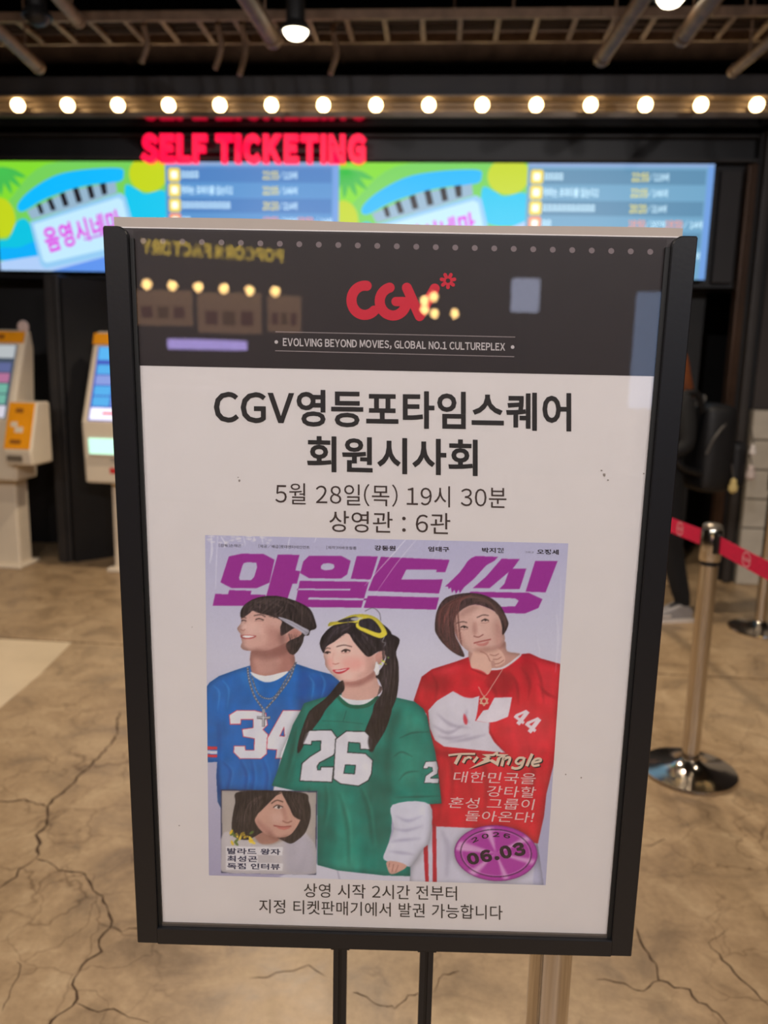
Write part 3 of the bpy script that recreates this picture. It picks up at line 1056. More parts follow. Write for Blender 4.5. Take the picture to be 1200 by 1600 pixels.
s1 = on_z(1076, 1206)
bz = 0.925
br, bl = on_z(1200, 894, bz), on_z(1052, 824, bz)
bdir = np.array([br[0] - bl[0], br[1] - bl[1]])
bdir = bdir / np.linalg.norm(bdir)
ang = math.atan2(bdir[1], bdir[0])
st = stanchion_proto()
st.location = (s1[0], s1[1], 0)
st.rotation_euler = (0, 0, ang)
st['label'] = 'chrome queue stanchion on a round base right of the poster stand'
near = s1[:2] + bdir * 1.9
far = s1[:2] - bdir * 1.75
s2 = on_z(1186, 984)
pn = CAM + ray(856, 1560) * (1.27 / (ray(856, 1560) @ _fwd))
for xy, rz, lab in [((s2[0], s2[1]), 0.2, 'chrome queue stanchion at the right edge before the white block wall'),
                    ((far[0], far[1]), ang, 'chrome queue stanchion hidden behind the poster stand at the far belt end'),
                    ((near[0], near[1]), ang, 'chrome queue stanchion beyond the right edge holding the near belt end'),
                    ((pn[0], pn[1] + 0.0), 0.0, 'chrome queue stanchion close behind the lower right of the poster frame')]:
    c = copy_tree(st)
    c.location = (xy[0], xy[1], 0)
    c.rotation_euler = (0, 0, rz)
    c['label'] = lab


def belt(a, b, lab, logo_at=()):
    """flat webbing between two posts, printed with round white marks"""
    a, b = np.asarray(a), np.asarray(b)
    d = (b - a) / np.linalg.norm(b - a)
    a, b = a + d * 0.041, b - d * 0.041
    L_ = np.linalg.norm(b - a)
    nr = np.array([d[1], -d[0]])
    t = thing('queue_belt', lab, 'belt', (*((a + b) / 2), bz), 0, 'red queue belts')
    off = np.array(t.location)
    N_ = 24
    V, Fc = [], []
    for k in range(N_ + 1):
        s = k / N_
        p = a + d * L_ * s
        z = bz - 0.018 * 4 * s * (1 - s)
        for e in (-0.0012, 0.0012):
            for h in (-0.03, 0.03):
                V.append((p[0] + nr[0] * e, p[1] + nr[1] * e, z + h))
    for k in range(N_):
        i = 4 * k
        Fc += [(i, i + 1, i + 5, i + 4), (i + 2, i + 3, i + 7, i + 6), (i + 1, i + 3, i + 7, i + 5), (i, i + 2, i + 6, i + 4)]
    MB().add(V, Fc).build('webbing', M_BELT, t, off)
    for s in (0.0, 1.0):
        p = a + d * (L_ * s)
        q = p + d * (0.02 if s == 0 else -0.02)
        MB().box((min(p[0], q[0]) - .006, min(p[1], q[1]) - .006, bz - 0.034), (max(p[0], q[0]) + .006, max(p[1], q[1]) + .006, bz + 0.034)).build('belt_clip', M_BLACKPL, t, off)
    side = -1 if nr @ (CAM[:2] - a) < 0 else 1
    Vt, Ft = text_mesh('CGV', bold=0.03)
    lo, hi = Vt[:, :2].min(0), Vt[:, :2].max(0)
    m_w = mat('belt_print', (236, 190, 196), rough=0.7)
    for pos in logo_at:
        zz = bz - 0.018 * 4 * (pos / L_) * (1 - pos / L_)
        mb = MB()
        xs = (Vt[:, 0] - (lo[0] + hi[0]) / 2) / (hi[0] - lo[0]) * 0.042
        ys = (Vt[:, 1] - (lo[1] + hi[1]) / 2) / (hi[0] - lo[0]) * 0.042
        e = nr * side * 0.0018
        sg_ = 1 if side > 0 else -1
        def pt3(x, y):
            p = a + d * (pos + x * (1 if (np.cross(np.array([*d, 0]), np.array([0, 0, 1.0])) @ np.array([*(nr * side), 0])) > 0 else -1)) + e
            return (p[0], p[1], zz + y)
        mb.add([pt3(x, y) for x, y in zip(xs, ys)], Ft)
        n = 28
        ring = [(0.027 * math.cos(2 * PI * k / n), 0.027 * math.sin(2 * PI * k / n)) for k in range(n)]
        ring2 = [(0.0235 * math.cos(2 * PI * k / n), 0.0235 * math.sin(2 * PI * k / n)) for k in range(n)]
        mb.add([pt3(*p) for p in ring] + [pt3(*p) for p in ring2], [(k, (k + 1) % n, (k + 1) % n + n, k + n) for k in range(n)])
        mb.build('printed_mark', m_w, t, off)
    return t


bm_ = on_z(1156, 871, bz)
lp = float(np.linalg.norm(bm_[:2] - s1[:2])) - 0.041
belt(s1[:2], near, 'red queue belt with round white marks running to the right edge', [lp, lp + 0.5, lp + 1.0])
belt(far, s1[:2], 'red queue belt passing behind the right rail of the poster stand', [0.45, 0.95, 1.45])

# ================================================================== person by the doorway
pf = on_z(1066, 957)
person = thing('person', 'person in black coat and trousers with a black backpack, half hidden by the poster stand', 'person', (pf[0] - 0.235, pf[1] - 0.1, 0), R(14))
M_SKIN = mat('skin_tone', (214, 170, 146), rough=0.55)
M_COAT = mat('black_coat', (13, 13, 15), rough=0.85, var=0.2, scale=30, bump=0.3)
M_TROUS = mat('black_trousers', (14, 14, 17), rough=0.9, var=0.2, scale=30)
M_HAIR = mat('brown_hair', (120, 66, 36), rough=0.5, var=0.35, scale=60)
M_SHOE = mat('grey_shoe', (150, 146, 146), rough=0.6)
M_SOLE = mat('white_sole', (222, 214, 206), rough=0.6)


def skin_mesh(name, nodes, edges, parent, mat_fn, mats, sub=2):
    """continuous body surface grown from a joint skeleton"""
    keys = list(nodes)
    me = bpy.data.meshes.new(name)
    me.from_pydata([nodes[k][0] for k in keys], [(keys.index(a), keys.index(b)) for a, b in edges], [])
    ob = bpy.data.objects.new(name, me)
    COL.objects.link(ob)
    sk = ob.modifiers.new('skin', 'SKIN')
    sk.use_smooth_shade = True
    for i, k in enumerate(keys):
        r = nodes[k][1]
        r = (r, r) if np.isscalar(r) else r
        me.skin_vertices[0].data[i].radius = r
        me.skin_vertices[0].data[i].use_root = (i == 0)
    sd = ob.modifiers.new('subd', 'SUBSURF')
    sd.levels = sd.render_levels = sub
    dg = bpy.context.evaluated_depsgraph_get()
    m2 = bpy.data.meshes.new_from_object(ob.evaluated_get(dg))
    bpy.data.objects.remove(ob)
    o = bpy.data.objects.new(name, m2)
    COL.objects.link(o)
    o.parent = parent
    m2.materials.clear()
    for m in mats:
        m2.materials.append(m)
    for p in m2.polygons:
        p.material_index = mat_fn(p.center)
        p.use_smooth = True
    return o


nodes = {'pelvis': ((0, 0, 0.92), (0.12, 0.15)), 'waist': ((0, 0, 1.08), (0.105, 0.13)), 'chest': ((0.02, 0, 1.26), (0.12, 0.155)), 'neckb': ((0.02, 0, 1.40), (0.07, 0.085)),
         'neck': ((0.0, 0, 1.455), 0.05), 'jaw': ((-0.025, 0, 1.515), (0.062, 0.056)), 'head': ((-0.012, 0, 1.585), (0.088, 0.076)), 'crown': ((-0.005, 0, 1.65), (0.066, 0.06)), 'nose': ((-0.115, 0, 1.555), 0.012)}
edges = [('pelvis', 'waist'), ('waist', 'chest'), ('chest', 'neckb'), ('neckb', 'neck'), ('neck', 'jaw'), ('jaw', 'head'), ('head', 'crown'), ('head', 'nose')]
for s, S in ((-1, 'r'), (1, 'l')):
    nodes.update({'sh' + S: ((0.02, 0.17 * s, 1.355), 0.062), 'el' + S: ((0.03, 0.225 * s, 1.10), 0.05), 'wr' + S: ((-0.17, 0.17 * s, 1.02), 0.033), 'pa' + S: ((-0.235, 0.15 * s, 1.03), (0.022, 0.036)),
                  'hip' + S: ((0, 0.085 * s, 0.84), 0.105), 'kn' + S: ((0.03 - 0.02 * s, 0.095 * s, 0.48), 0.075), 'an' + S: ((0.12 - 0.05 * s, 0.10 * s, 0.09), 0.055), 'to' + S: ((0.01 - 0.05 * s, 0.11 * s, 0.05), 0.036)})
    edges += [('chest', 'sh' + S), ('sh' + S, 'el' + S), ('el' + S, 'wr' + S), ('wr' + S, 'pa' + S), ('pelvis', 'hip' + S), ('hip' + S, 'kn' + S), ('kn' + S, 'an' + S), ('an' + S, 'to' + S)]
    for k, (dy, L_) in enumerate([(-0.03, 0.062), (-0.01, 0.075), (0.01, 0.07), (0.029, 0.055)]):
        y0 = 0.15 * s + dy
        nodes['fa%s%d' % (S, k)] = ((-0.268, y0, 1.03), 0.0095)
        nodes['fb%s%d' % (S, k)] = ((-0.268 - L_ * 0.55, y0, 1.018), 0.0088)
        nodes['fc%s%d' % (S, k)] = ((-0.268 - L_ * 0.8, y0, 0.992), 0.0078)
        edges += [('pa' + S, 'fa%s%d' % (S, k)), ('fa%s%d' % (S, k), 'fb%s%d' % (S, k)), ('fb%s%d' % (S, k), 'fc%s%d' % (S, k))]
    nodes['ta' + S] = ((-0.225, 0.15 * s - 0.045 * s, 1.045), 0.011)
    nodes['tb' + S] = ((-0.262, 0.15 * s - 0.062 * s, 1.052), 0.009)
    edges += [('pa' + S, 'ta' + S), ('ta' + S, 'tb' + S)]


def body_slot(c):
    if c.z > 1.435 or (c.x < -0.185 and c.z > 0.9):
        return 0
    return 2 if c.z < 0.8 else 1


body = skin_mesh('body', nodes, edges, person, body_slot, [M_SKIN, M_COAT, M_TROUS])
fc = MB()
for s in (-1, 1):
    fc.lathe([(0.001, -0.004), (0.008, 0.0), (0.001, 0.004)], (-0.092, 0.03 * s, 1.575), axis='x', n=10)
fc.build('eyes', mat('eye_dark', (40, 30, 28), rough=0.3), person)
MB().box((-0.089, -0.02, 1.515), (-0.083, 0.02, 1.524), bev=0.002).build('mouth', mat('lip', (176, 96, 92), rough=0.5), person)
hair = MB()
rings = []
for k in range(9):
    z = 1.30 + 0.047 * k
    hw = [0.055, 0.075, 0.09, 0.1, 0.104, 0.103, 0.098, 0.085, 0.045][k]
    hd = [0.035, 0.05, 0.065, 0.075, 0.085, 0.09, 0.094, 0.094, 0.06][k]
    cx = [0.105, 0.1, 0.09, 0.07, 0.045, 0.028, 0.014, 0.0, -0.004][k]
    rings.append([(cx + hd * math.cos(2 * PI * j / 20), hw * math.sin(2 * PI * j / 20), z) for j in range(20)])
V = [p for r_ in rings for p in r_]
Fc = [(i * 20 + j, i * 20 + (j + 1) % 20, (i + 1) * 20 + (j + 1) % 20, (i + 1) * 20 + j) for i in range(8) for j in range(20)]
hair.add(V, Fc + [tuple(range(160, 180)), tuple(range(20))]).build('hair', M_HAIR, person, smooth=True)
for s in (-1, 1):
    x = 0.04 - 0.05 * s
    prof = [(0.12, 0.02), (0.125, 0.07), (0.08, 0.11), (0.03, 0.11), (-0.03, 0.085), (-0.1, 0.06), (-0.125, 0.035), (-0.12, 0.018)]
    sh = MB().prism(prof, lambda a_, b_, d_: (x + a_, 0.105 * s + d_, b_), -0.045, 0.045).build('shoe', M_SHOE, person)
    sh.modifiers.new('round', 'BEVEL').width = 0.012
    MB().prism([(0.128, 0.0), (0.13, 0.024), (-0.128, 0.024), (-0.122, 0.0)], lambda a_, b_, d_: (x + a_, 0.105 * s + d_, b_), -0.048, 0.048).build('sole', M_SOLE, sh)
    MB().box((x - 0.09, 0.105 * s - 0.047, 0.03), (x - 0.02, 0.105 * s + 0.047, 0.055), bev=0.01).build('toe_patch', M_SOLE, sh)

# backpack, carried on the back, with little charms
M_BAG = mat('black_nylon', (15, 15, 18), rough=0.55, var=0.2, scale=25, bump=0.3)
M_BAGTRIM = mat('dark_grey_trim', (74, 70, 66), rough=0.5)
bag = thing('backpack', 'black nylon backpack with hanging charms on the back of the person', 'backpack', (pf[0] - 0.21, pf[1] - 0.1, 0), R(14))
o = MB().box((0.15, -0.16, 0.80), (0.39, 0.16, 1.35), bev=0.07).build('bag_body', M_BAG, bag)
o.modifiers.new('round', 'SUBSURF').render_levels = 2
o = MB().box((0.36, -0.13, 0.83), (0.47, 0.13, 1.12), bev=0.04).build('front_pocket', M_BAG, bag)
MB().box((0.455, -0.09, 1.06), (0.473, 0.09, 1.07)).build('zip', M_BAGTRIM, o)
MB().tube(smooth_open([(0.18, -0.03, 1.32), (0.2, -0.03, 1.38), (0.2, 0.03, 1.38), (0.18, 0.03, 1.32)]), 0.01, n=8).build('grab_handle', M_BAGTRIM, bag, smooth=True)
for s in (-1, 1):
    MB().tube(smooth_open([(0.155, 0.09 * s, 1.30), (0.08, 0.12 * s, 1.41), (-0.08, 0.12 * s, 1.36), (-0.115, 0.13 * s, 1.2), (-0.03, 0.185 * s, 1.0), (0.15, 0.13 * s, 0.93)]), 0.02, n=8).build('shoulder_strap', M_BAG, bag, smooth=True)
MB().tube(smooth_open([(0.3, -0.14, 1.25), (0.2, -0.17, 1.15), (0.16, -0.165, 1.05)]), 0.009, n=6).build('side_strap', M_BAGTRIM, bag)
for (x, y, z, rgb, r_, nm) in [(0.34, -0.19, 0.86, (206, 184, 120), 0.026, 'yellow charm'), (0.48, -0.14, 1.07, (214, 206, 200), 0.02, 'white charm'), (0.49, -0.13, 0.93, (196, 180, 172), 0.028, 'pale charm')]:
    ch_ = MB().lathe([(r_ * .3, -r_ * 1.6), (r_, -r_), (r_ * 1.05, 0), (r_ * .7, r_ * .8), (r_ * .75, r_ * 1.3), (r_ * .3, r_ * 1.9)], (x, y, z), n=12).build('charm', mat('charm_' + nm.split()[0], rgb, rough=0.6), bag, smooth=True)
    MB().tube([(x, y, z + r_ * 1.8), (x - 0.01, y + 0.02, z + 0.13)], 0.004, n=6).build('cord', M_BAGTRIM, ch_)
    ch_['label'] = 'small ' + nm

# ================================================================== poster stand
SC = np.array([-0.05208, 0.92254, 1.23947])        # centre of the frame's front
SY, SL, SR = 0.05645, 0.01535, 0.00149
FW, FH = 0.652, 0.9047
_e = np.array([math.cos(SY), math.sin(SY), 0.0])
_n0 = np.array([math.sin(SY), -math.cos(SY), 0.0])
_u = np.array([0, 0, 1.0]) * math.cos(SL) + _n0 * math.sin(SL)
EX = _e * math.cos(SR) + _u * math.sin(SR)
UP = -_e * math.sin(SR) + _u * math.cos(SR)
NR = np.cross(EX, UP)
if NR @ (CAM - SC) < 0:
    NR = -NR
PRINT = 0.008                                        # print lies this far behind the rail fronts


def at(u, v, n):
    return SC + EX * u + UP * v + NR * n


def S(px, py, d=0.0):
    """photo pixel to the printed plane of the sheet, d metres proud of it"""
    r = ray(px, py)
    p0 = SC + NR * (d - PRINT)
    return CAM + r * (((p0 - CAM) @ NR) / (r @ NR))


def uv(px, py, d=0.0):
    q = S(px, py, d) - SC
    return q @ EX, q @ UP


M_FRAME = mat('black_satin_frame', (20, 20, 23), rough=0.38, var=0.06, scale=200, bump=0.03)
M_GROOVE = mat('black_groove', (12, 12, 12), rough=0.6)
base_pt = np.array([SC[0], SC[1] + 0.012, 0.0])
stand = thing('poster_stand', 'black metal poster stand with open-top frame on two thin legs', 'poster stand', base_pt)
off = np.array(stand.location)


def sbox(name, u0, u1, v0, v1, n0, n1, m, parent=stand, bev=0.002):
    bm = bmesh.new()
    bmesh.ops.create_cube(bm, size=1)
    for v in bm.verts:
        v.co = ((u0 + u1) / 2 + v.co.x * (u1 - u0), (v0 + v1) / 2 + v.co.y * (v1 - v0), (n0 + n1) / 2 + v.co.z * (n1 - n0))
    if bev > 0:
        bmesh.ops.bevel(bm, geom=list(bm.edges), offset=bev, segments=2, affect='EDGES', profile=0.5)
    bm.verts.index_update()
    V = [at(*v.co) for v in bm.verts]
    Fc = [[v.index for v in f.verts] for f in bm.faces]
    bm.free()
    return MB().add(V, Fc).build(name, m, parent, off)


RW = 0.0275
hw, hh = FW / 2, FH / 2
for s in (-1, 1):
    # rail with a rounded inner top corner
    xo, xi = s * hw, s * (hw - RW)
    prof = [(xo, -hh + 0.001), (xo, hh - 0.001), (xo - s * 0.002, hh)] + \
           [(xi + s * 0.012 - s * 0.012 * math.sin(q), hh - 0.012 + 0.012 * math.cos(q)) for q in np.linspace(0, PI / 2, 6)] + [(xi, -hh + 0.001)]
    ra = MB().prism(prof, lambda a_, b_, d_: at(a_, b_, d_), -0.022, 0.0).build('side_rail', M_FRAME, stand, off)
    ra.modifiers.new('soft_edge', 'BEVEL').width = 0.0012
    sbox('rail_lip', xi, xi - s * 0.005, -hh + 0.024, hh - 0.012, -0.02, -0.0045, M_GROOVE, stand, 0.0004)
br_ = sbox('bottom_rail', -hw + RW - 0.001, hw - RW + 0.001, -hh, -hh + 0.024, -0.022, 0.0, M_FRAME, stand, 0.0012)
sbox('bottom_lip', -hw + RW, hw - RW, -hh + 0.024, -hh + 0.028, -0.02, -0.0048, mat('grey_lip', (92, 84, 78), rough=0.35, metal=0.4), stand, 0.0004)
sbox('backing_board', -hw + 0.01, hw - 0.01, -hh + 0.008, hh - 0.004, -0.0195, -0.014, mat('backing_grey', (70, 68, 66), rough=0.7), stand, 0.0005)
sbox('clear_cover', -hw + RW + 0.0045, hw - RW - 0.0045, -hh + 0.0275, hh - 0.003, -0.0062, -0.0048, acrylic_material(), stand, 0.0)
# two slim legs, each two pressed strips with a groove, on a flat foot
for px in (531, 667):
    lu = uv(px, 1500, PRINT)[0]
    top = at(lu, -hh + 0.002, -0.011)
    bot = np.array([top[0], top[1] + 0.004, 0.018])
    def lg(a_, b_, d_):
        return top + (bot - top) * a_ + np.array([EX[0], EX[1], 0]) * b_ + np.array([NR[0], NR[1], 0]) * d_
    mb = MB()
    for (b0, b1, d0, d1) in ((-0.0088, -0.002, -0.008, 0.008), (0.002, 0.0088, -0.008, 0.008), (-0.003, 0.003, -0.008, 0.004)):
        mb.add([lg(a_, b_, d_) for a_ in (0, 1) for (b_, d_) in ((b0, d0), (b1, d0), (b1, d1), (b0, d1))],
               [(0, 1, 2, 3), (4, 5, 6, 7), (0, 1, 5, 4), (1, 2, 6, 5), (2, 3, 7, 6), (3, 0, 4, 7)])
    lgo = mb.build('leg', M_FRAME, stand, off)
    sbox('weld_collar', lu - 0.0125, lu + 0.0125, -hh - 0.004, -hh + 0.0005, -0.02, -0.003, M_FRAME, lgo, 0.001)
MB().box((SC[0] - 0.17, SC[1] - 0.16, 0), (SC[0] + 0.15, SC[1] + 0.05, 0.018), bev=0.004).build('base_plate', M_FRAME, stand, off)

# ---- sheets held in the frame
M_PAPER = mat('poster_paper', (232, 226, 224), rough=0.65, var=0.012, scale=25)
SHEETBACK = -PRINT - 0.0012
sheet = thing('poster_sheet', 'white printed film preview notice sheet inside the black frame', 'poster', at(0, -hh + 0.012, -PRINT))
soff_ = np.array(sheet.location)
Wp = hw - 0.012
sv1 = uv(620, 362)[1]
V = [at(-Wp, -hh + 0.012, -PRINT), at(Wp, -hh + 0.012, -PRINT), at(Wp, sv1, -PRINT), at(-Wp, sv1, -PRINT)]
V2 = [p - NR * 0.0006 for p in V]
MB().add(V + V2, [(0, 1, 2, 3), (7, 6, 5, 4), (0, 1, 5, 4), (1, 2, 6, 5), (2, 3, 7, 6), (3, 0, 4, 7)]).build('paper', M_PAPER, sheet, soff_)
# spare sheet behind it, sticking up out of the open top
spare = MB()
n = 40
a0, a1 = uv(176, 338), uv(1069, 356)
Vt, Fc = [], []
for k in range(n + 1):
    s = k / n
    u_ = a0[0] + (a1[0] - a0[0]) * s
    v_ = a0[1] + (a1[1] - a0[1]) * s + 0.0018 * math.sin(7 * s + 0.5) * math.sin(PI * s)
    wv = 0.0006 * math.sin(9 * s)
    for vv, nn in ((v_, -0.0118 + wv), (0.2, -0.0112)):
        Vt += [at(u_, vv, nn), at(u_, vv, nn - 0.0012)]
for k in range(n):
    i, j = 4 * k, 4 * k + 4
    Fc += [(i, i + 2, j + 2, j), (i + 1, i + 3, j + 3, j + 1), (i, i + 1, j + 1, j), (i + 2, i + 3, j + 3, j + 2)]
Fc += [(0, 1, 3, 2), (4 * n, 4 * n + 1, 4 * n + 3, 4 * n + 2)]
so = spare.add(Vt, Fc).build('spare_sheet', mat('greyish_paper', (172, 160, 150), rough=0.7, var=0.02, scale=30), None)
tag(so, 'plain greyish paper sheet sticking up out of the open frame top', 'paper sheet')

M_HEAD = mat('header_brown_black', (50, 43, 44), rough=0.5, var=0.05, scale=30)
M_INK = mat('ink_black', (42, 38, 38), rough=0.6, var=0.04, scale=80)
M_INK2 = mat('ink_brown', (70, 56, 52), rough=0.6, var=0.04, scale=80)
M_LOGO = mat('logo_red', (214, 40, 62), rough=0.5, var=0.03)
M_PALE = mat('pale_print', (206, 198, 198), rough=0.5, var=0.03)
M_LINE = mat('dim_print', (150, 138, 138), rough=0.5, var=0.03)


def flatpoly(name, pts, d, m, parent=sheet, o=soff_):
    return MB().add([S(x, y, d) for x, y in pts], [tuple(range(len(pts)))]).build(name, m, parent, o)


def lettering(name, body, quad, d, m, bold=0.0, shear=0.0, parent=sheet, o=soff_, label=None, spacing=1.0):
    V, Fc = text_mesh(body, bold, shear, 0, spacing)
    P = quad_map(V, quad)
    ob = MB().add([S(x, y, d) for x, y in P], Fc).build(name, m, parent, o)
    if label:
        ob['label'] = label
    return ob


def stroke(mb, pts, w, d, cap=True):
    """flat round-ended stroke through pixel points"""
    P = [np.asarray(p, float) for p in pts]
    V, Fc = [], []
    for i, p in enumerate(P):
        t = P[min(i + 1, len(P) - 1)] - P[max(i - 1, 0)]
        t = t / (np.linalg.norm(t) + 1e-9)
        nn = np.array([-t[1], t[0]]) * w / 2
        V += [S(*(p - nn), d), S(*(p + nn), d)]
    for i in range(len(P) - 1):
        Fc.append((2 * i, 2 * i + 1, 2 * i + 3, 2 * i + 2))
    mb.add(V, Fc)
    if cap:
        for p in (P[0], P[-1]):
            ring = [S(p[0] + w / 2 * math.cos(2 * PI * k / 18), p[1] + w / 2 * math.sin(2 * PI * k / 18), d + 0.00002) for k in range(18)]
            mb.add(ring, [tuple(range(18))])
    return mb


# header band
lx = at(-Wp, 0, 0)
ul, vl = uv(212, 571)
ur, vr = uv(1028, 588)
Vh = [at(-Wp, sv1 - 0.001, -PRINT + 0.0002), at(Wp, sv1 - 0.001, -PRINT + 0.0002), at(Wp, vr, -PRINT + 0.0002), at(-Wp, vl, -PRINT + 0.0002)]
MB().add(Vh, [(0, 1, 2, 3)]).build('header_band', M_HEAD, sheet, soff_)
dots = MB()
for k in range(27):
    cx, cy = 224 + 30.46 * k, 376.3 + 0.66 * k
    dots.add([S(cx + 4.6 * math.cos(2 * PI * j / 16), cy + 4.6 * math.sin(2 * PI * j / 16), 0.0004) for j in range(16)], [tuple(range(16))])
dots.build('dot_row', mat('header_dots', (132, 118, 120), rough=0.5), sheet, soff_)
# round-stroke logo
def G6(x, y): return (530 + x / 6.0, 415 + y / 6.0)
lg_ = MB()
def arc(cx, cy, rx, ry, a0, a1, n=30):
    return [G6(cx + rx * math.cos(R(a)), cy + ry * math.sin(R(a))) for a in np.linspace(a0, a1, n)]
stroke(lg_, arc(240, 325, 125, 137, -82, -315), 15.8, 0.0004)
stroke(lg_, arc(505, 335, 125, 133, -105, -360) + [G6(628, 345)], 15.8, 0.00045)
stroke(lg_, [G6(532, 337), G6(600, 337), G6(660, 345)], 14.5, 0.0005)
stroke(lg_, [G6(634, 207), G6(754, 474)], 15.5, 0.00055)
stroke(lg_, [G6(896, 215), G6(754, 474)], 15.5, 0.0006)
lgo = lg_.build('logo', M_LOGO, sheet, soff_)
pt_ = MB()
for k in range(7):
    an = R(90 + k * 360 / 7)
    c = np.array([1020, 142])
    d_ = np.array([math.cos(an), math.sin(an)])
    stroke(pt_, [G6(*(c + d_ * 36)), G6(*(c + d_ * 62))], 5.6, 0.0005)
pt_.build('logo_flower', M_LOGO, lgo, soff_)
def T3(x, y): return (420 + x / 3.0, 510 + y / 3.0)
stroke(MB(), [T3(30, 25), T3(1155, 50)], 1.3, 0.0004, False).build('rule_line', M_LINE, sheet, soff_)
stroke(MB(), [T3(30, 114), T3(1150, 142)], 1.3, 0.0004, False).build('rule_line', M_LINE, sheet, soff_)
for c in ((35, 73), (1143, 97)):
    x, y = T3(*c)
    MB().add([S(x + 2.8 * math.cos(2 * PI * j / 16), y + 2.8 * math.sin(2 * PI * j / 16), 0.0004) for j in range(16)], [tuple(range(16))]).build('bullet', M_PALE, sheet, soff_)
lettering('lettering', 'EVOLVING BEYOND MOVIES, GLOBAL NO.1 CULTUREPLEX', [T3(66, 54), T3(1108, 78), T3(1108, 119), T3(66, 97)], 0.0004, M_PALE, bold=0.024, spacing=0.5)

def F6(x, y): return (300 + x / 1.9355, 590 + y / 1.9355)
lettering('lettering', 'CGV영등포타임스퀘어', [F6(66, 33), F6(1147, 47), F6(1147, 163), F6(66, 143)], 0.0004, M_INK, bold=0.024, spacing=0.15)
lettering('lettering', '회원시사회', [F6(348, 176), F6(864, 188), F6(864, 298), F6(348, 284)], 0.0004, M_INK, bold=0.024)
lettering('lettering', '5월 28일(목) 19시 30분', [F6(252, 316), F6(951, 330), F6(951, 397), F6(252, 384)], 0.0004, M_INK2, bold=0.0)
lettering('lettering', '상영관 : 6관', [F6(415, 402), F6(781, 410), F6(781, 475), F6(415, 466)], 0.0004, M_INK2, bold=0.002)
def B5(x, y): return (200 + x / 1.5, 1340 + y / 1.5)
lettering('lettering', '상영 시작 2시간 전부터', [B5(412, 60), B5(771, 67), B5(771, 101), B5(412, 93)], 0.0004, M_INK, bold=0.004)
lettering('lettering', '지정 티켓판매기에서 발권 가능합니다', [B5(307, 97), B5(878, 112), B5(878, 146), B5(307, 130)], 0.0004, M_INK, bold=0.004)
# scuffs and specks on the cover sheet
sp_ = MB()
for (x, y, r_) in [(374, 751, 2.2), (372, 746, 1.2), (944, 742, 3), (950, 750, 2), (940, 735, 1.6), (1006, 740, 1.4), (908, 1215, 1.5), (884, 1210, 1.2), (280, 1290, 1.1), (300, 980, 1.0)]:
    sp_.add([S(x + r_ * math.cos(2 * PI * j / 8) * random.uniform(.5, 1.2), y + r_ * math.sin(2 * PI * j / 8) * random.uniform(.4, 1.2), 0.0005) for j in range(8)], [tuple(range(8))])
tag(sp_.build('scuff_specks', mat('scuff_grey', (150, 140, 132), rough=0.7), sheet, soff_), kind='stuff')

# ================================================================== the printed film picture on the sheet
SSC = 2
OX, OY, CWp, CHp = 312, 828, 584, 566
canvas = np.zeros((CHp * SSC, CWp * SSC, 3), np.float32)
idmap = np.zeros((CHp * SSC, CWp * SSC), np.int8)


def Ac(x, y): return (310 + x / 4.0, 830 + y / 4.0)
def Bc(x, y): return (600 + x / 4.0, 830 + y / 4.0)
def Cc(x, y): return (310 + x / 4.0, 1100 + y / 4.0)
def Dc(x, y): return (600 + x / 4.0, 1100 + y / 4.0)
def Ec(x, y): return (310 + x / 2.069, 840 + y / 2.069)


def pts_(fn, flat_):
    return [fn(flat_[i], flat_[i + 1]) for i in range(0, len(flat_), 2)]


def blur(a, r):
    """box blur in both directions"""
    if r < 1:
        return a
    for ax in (0, 1):
        k = 2 * r + 1
        p = np.pad(a, [(r + 1, r) if i == ax else (0, 0) for i in (0, 1)])
        c = np.cumsum(p, axis=ax)
        a = (np.take(c, range(k, c.shape[ax]), ax) - np.take(c, range(0, c.shape[ax] - k), ax)) / k
    return a


def raster(polys, pad):
    P = [np.array([((x - OX) * SSC, (y - OY) * SSC) for x, y in p]) for p in polys]
    al = np.concatenate(P)
    x0, y0 = np.floor(al.min(0)).astype(int) - pad
    x1, y1 = np.ceil(al.max(0)).astype(int) + pad + 1
    w, h = x1 - x0, y1 - y0
    m = np.zeros((h, w), np.float32)
    for p in P:
        q = np.roll(p, -1, 0)
        for yy in range(h):
            yc = y0 + yy + 0.5
            c = (p[:, 1] <= yc) != (q[:, 1] <= yc)
            if not c.any():
                continue
            a, b = p[c], q[c]
            xs = np.sort(a[:, 0] + (yc - a[:, 1]) / (b[:, 1] - a[:, 1]) * (b[:, 0] - a[:, 0])) - x0
            for i in range(0, len(xs) - 1, 2):
                l, r_ = int(round(xs[i])), int(round(xs[i + 1]))
                m[yy, max(l, 0):max(r_, 0)] = 1 - m[yy, max(l, 0):max(r_, 0)]
    return m, x0, y0


def fill(poly, rgb, feather=0.5, alpha=1.0, sm=True, fid=None, holes=(), clip=None):
    polys = [smooth_closed(poly, 5) if sm else poly] + [list(h) for h in holes]
    r = int(round(feather * SSC))
    m, x0, y0 = raster(polys, r * 2 + 1)
    m = blur(blur(m, r), max(r // 2, 0))
    H, W = canvas.shape[:2]
    ax, ay = max(x0, 0), max(y0, 0)
    bx, by = min(x0 + m.shape[1], W), min(y0 + m.shape[0], H)
    if ax >= bx or ay >= by:
        return
    m = m[ay - y0:by - y0, ax - x0:bx - x0] * alpha
    if clip is not None:
        m = m * (idmap[ay:by, ax:bx] == clip)
    reg = canvas[ay:by, ax:bx]
    canvas[ay:by, ax:bx] = reg * (1 - m[..., None]) + np.array(rgb, np.float32)[None, None] / 255 * m[..., None]
    if fid is not None:
        ii = idmap[ay:by, ax:bx]
        ii[m > 0.5] = fid


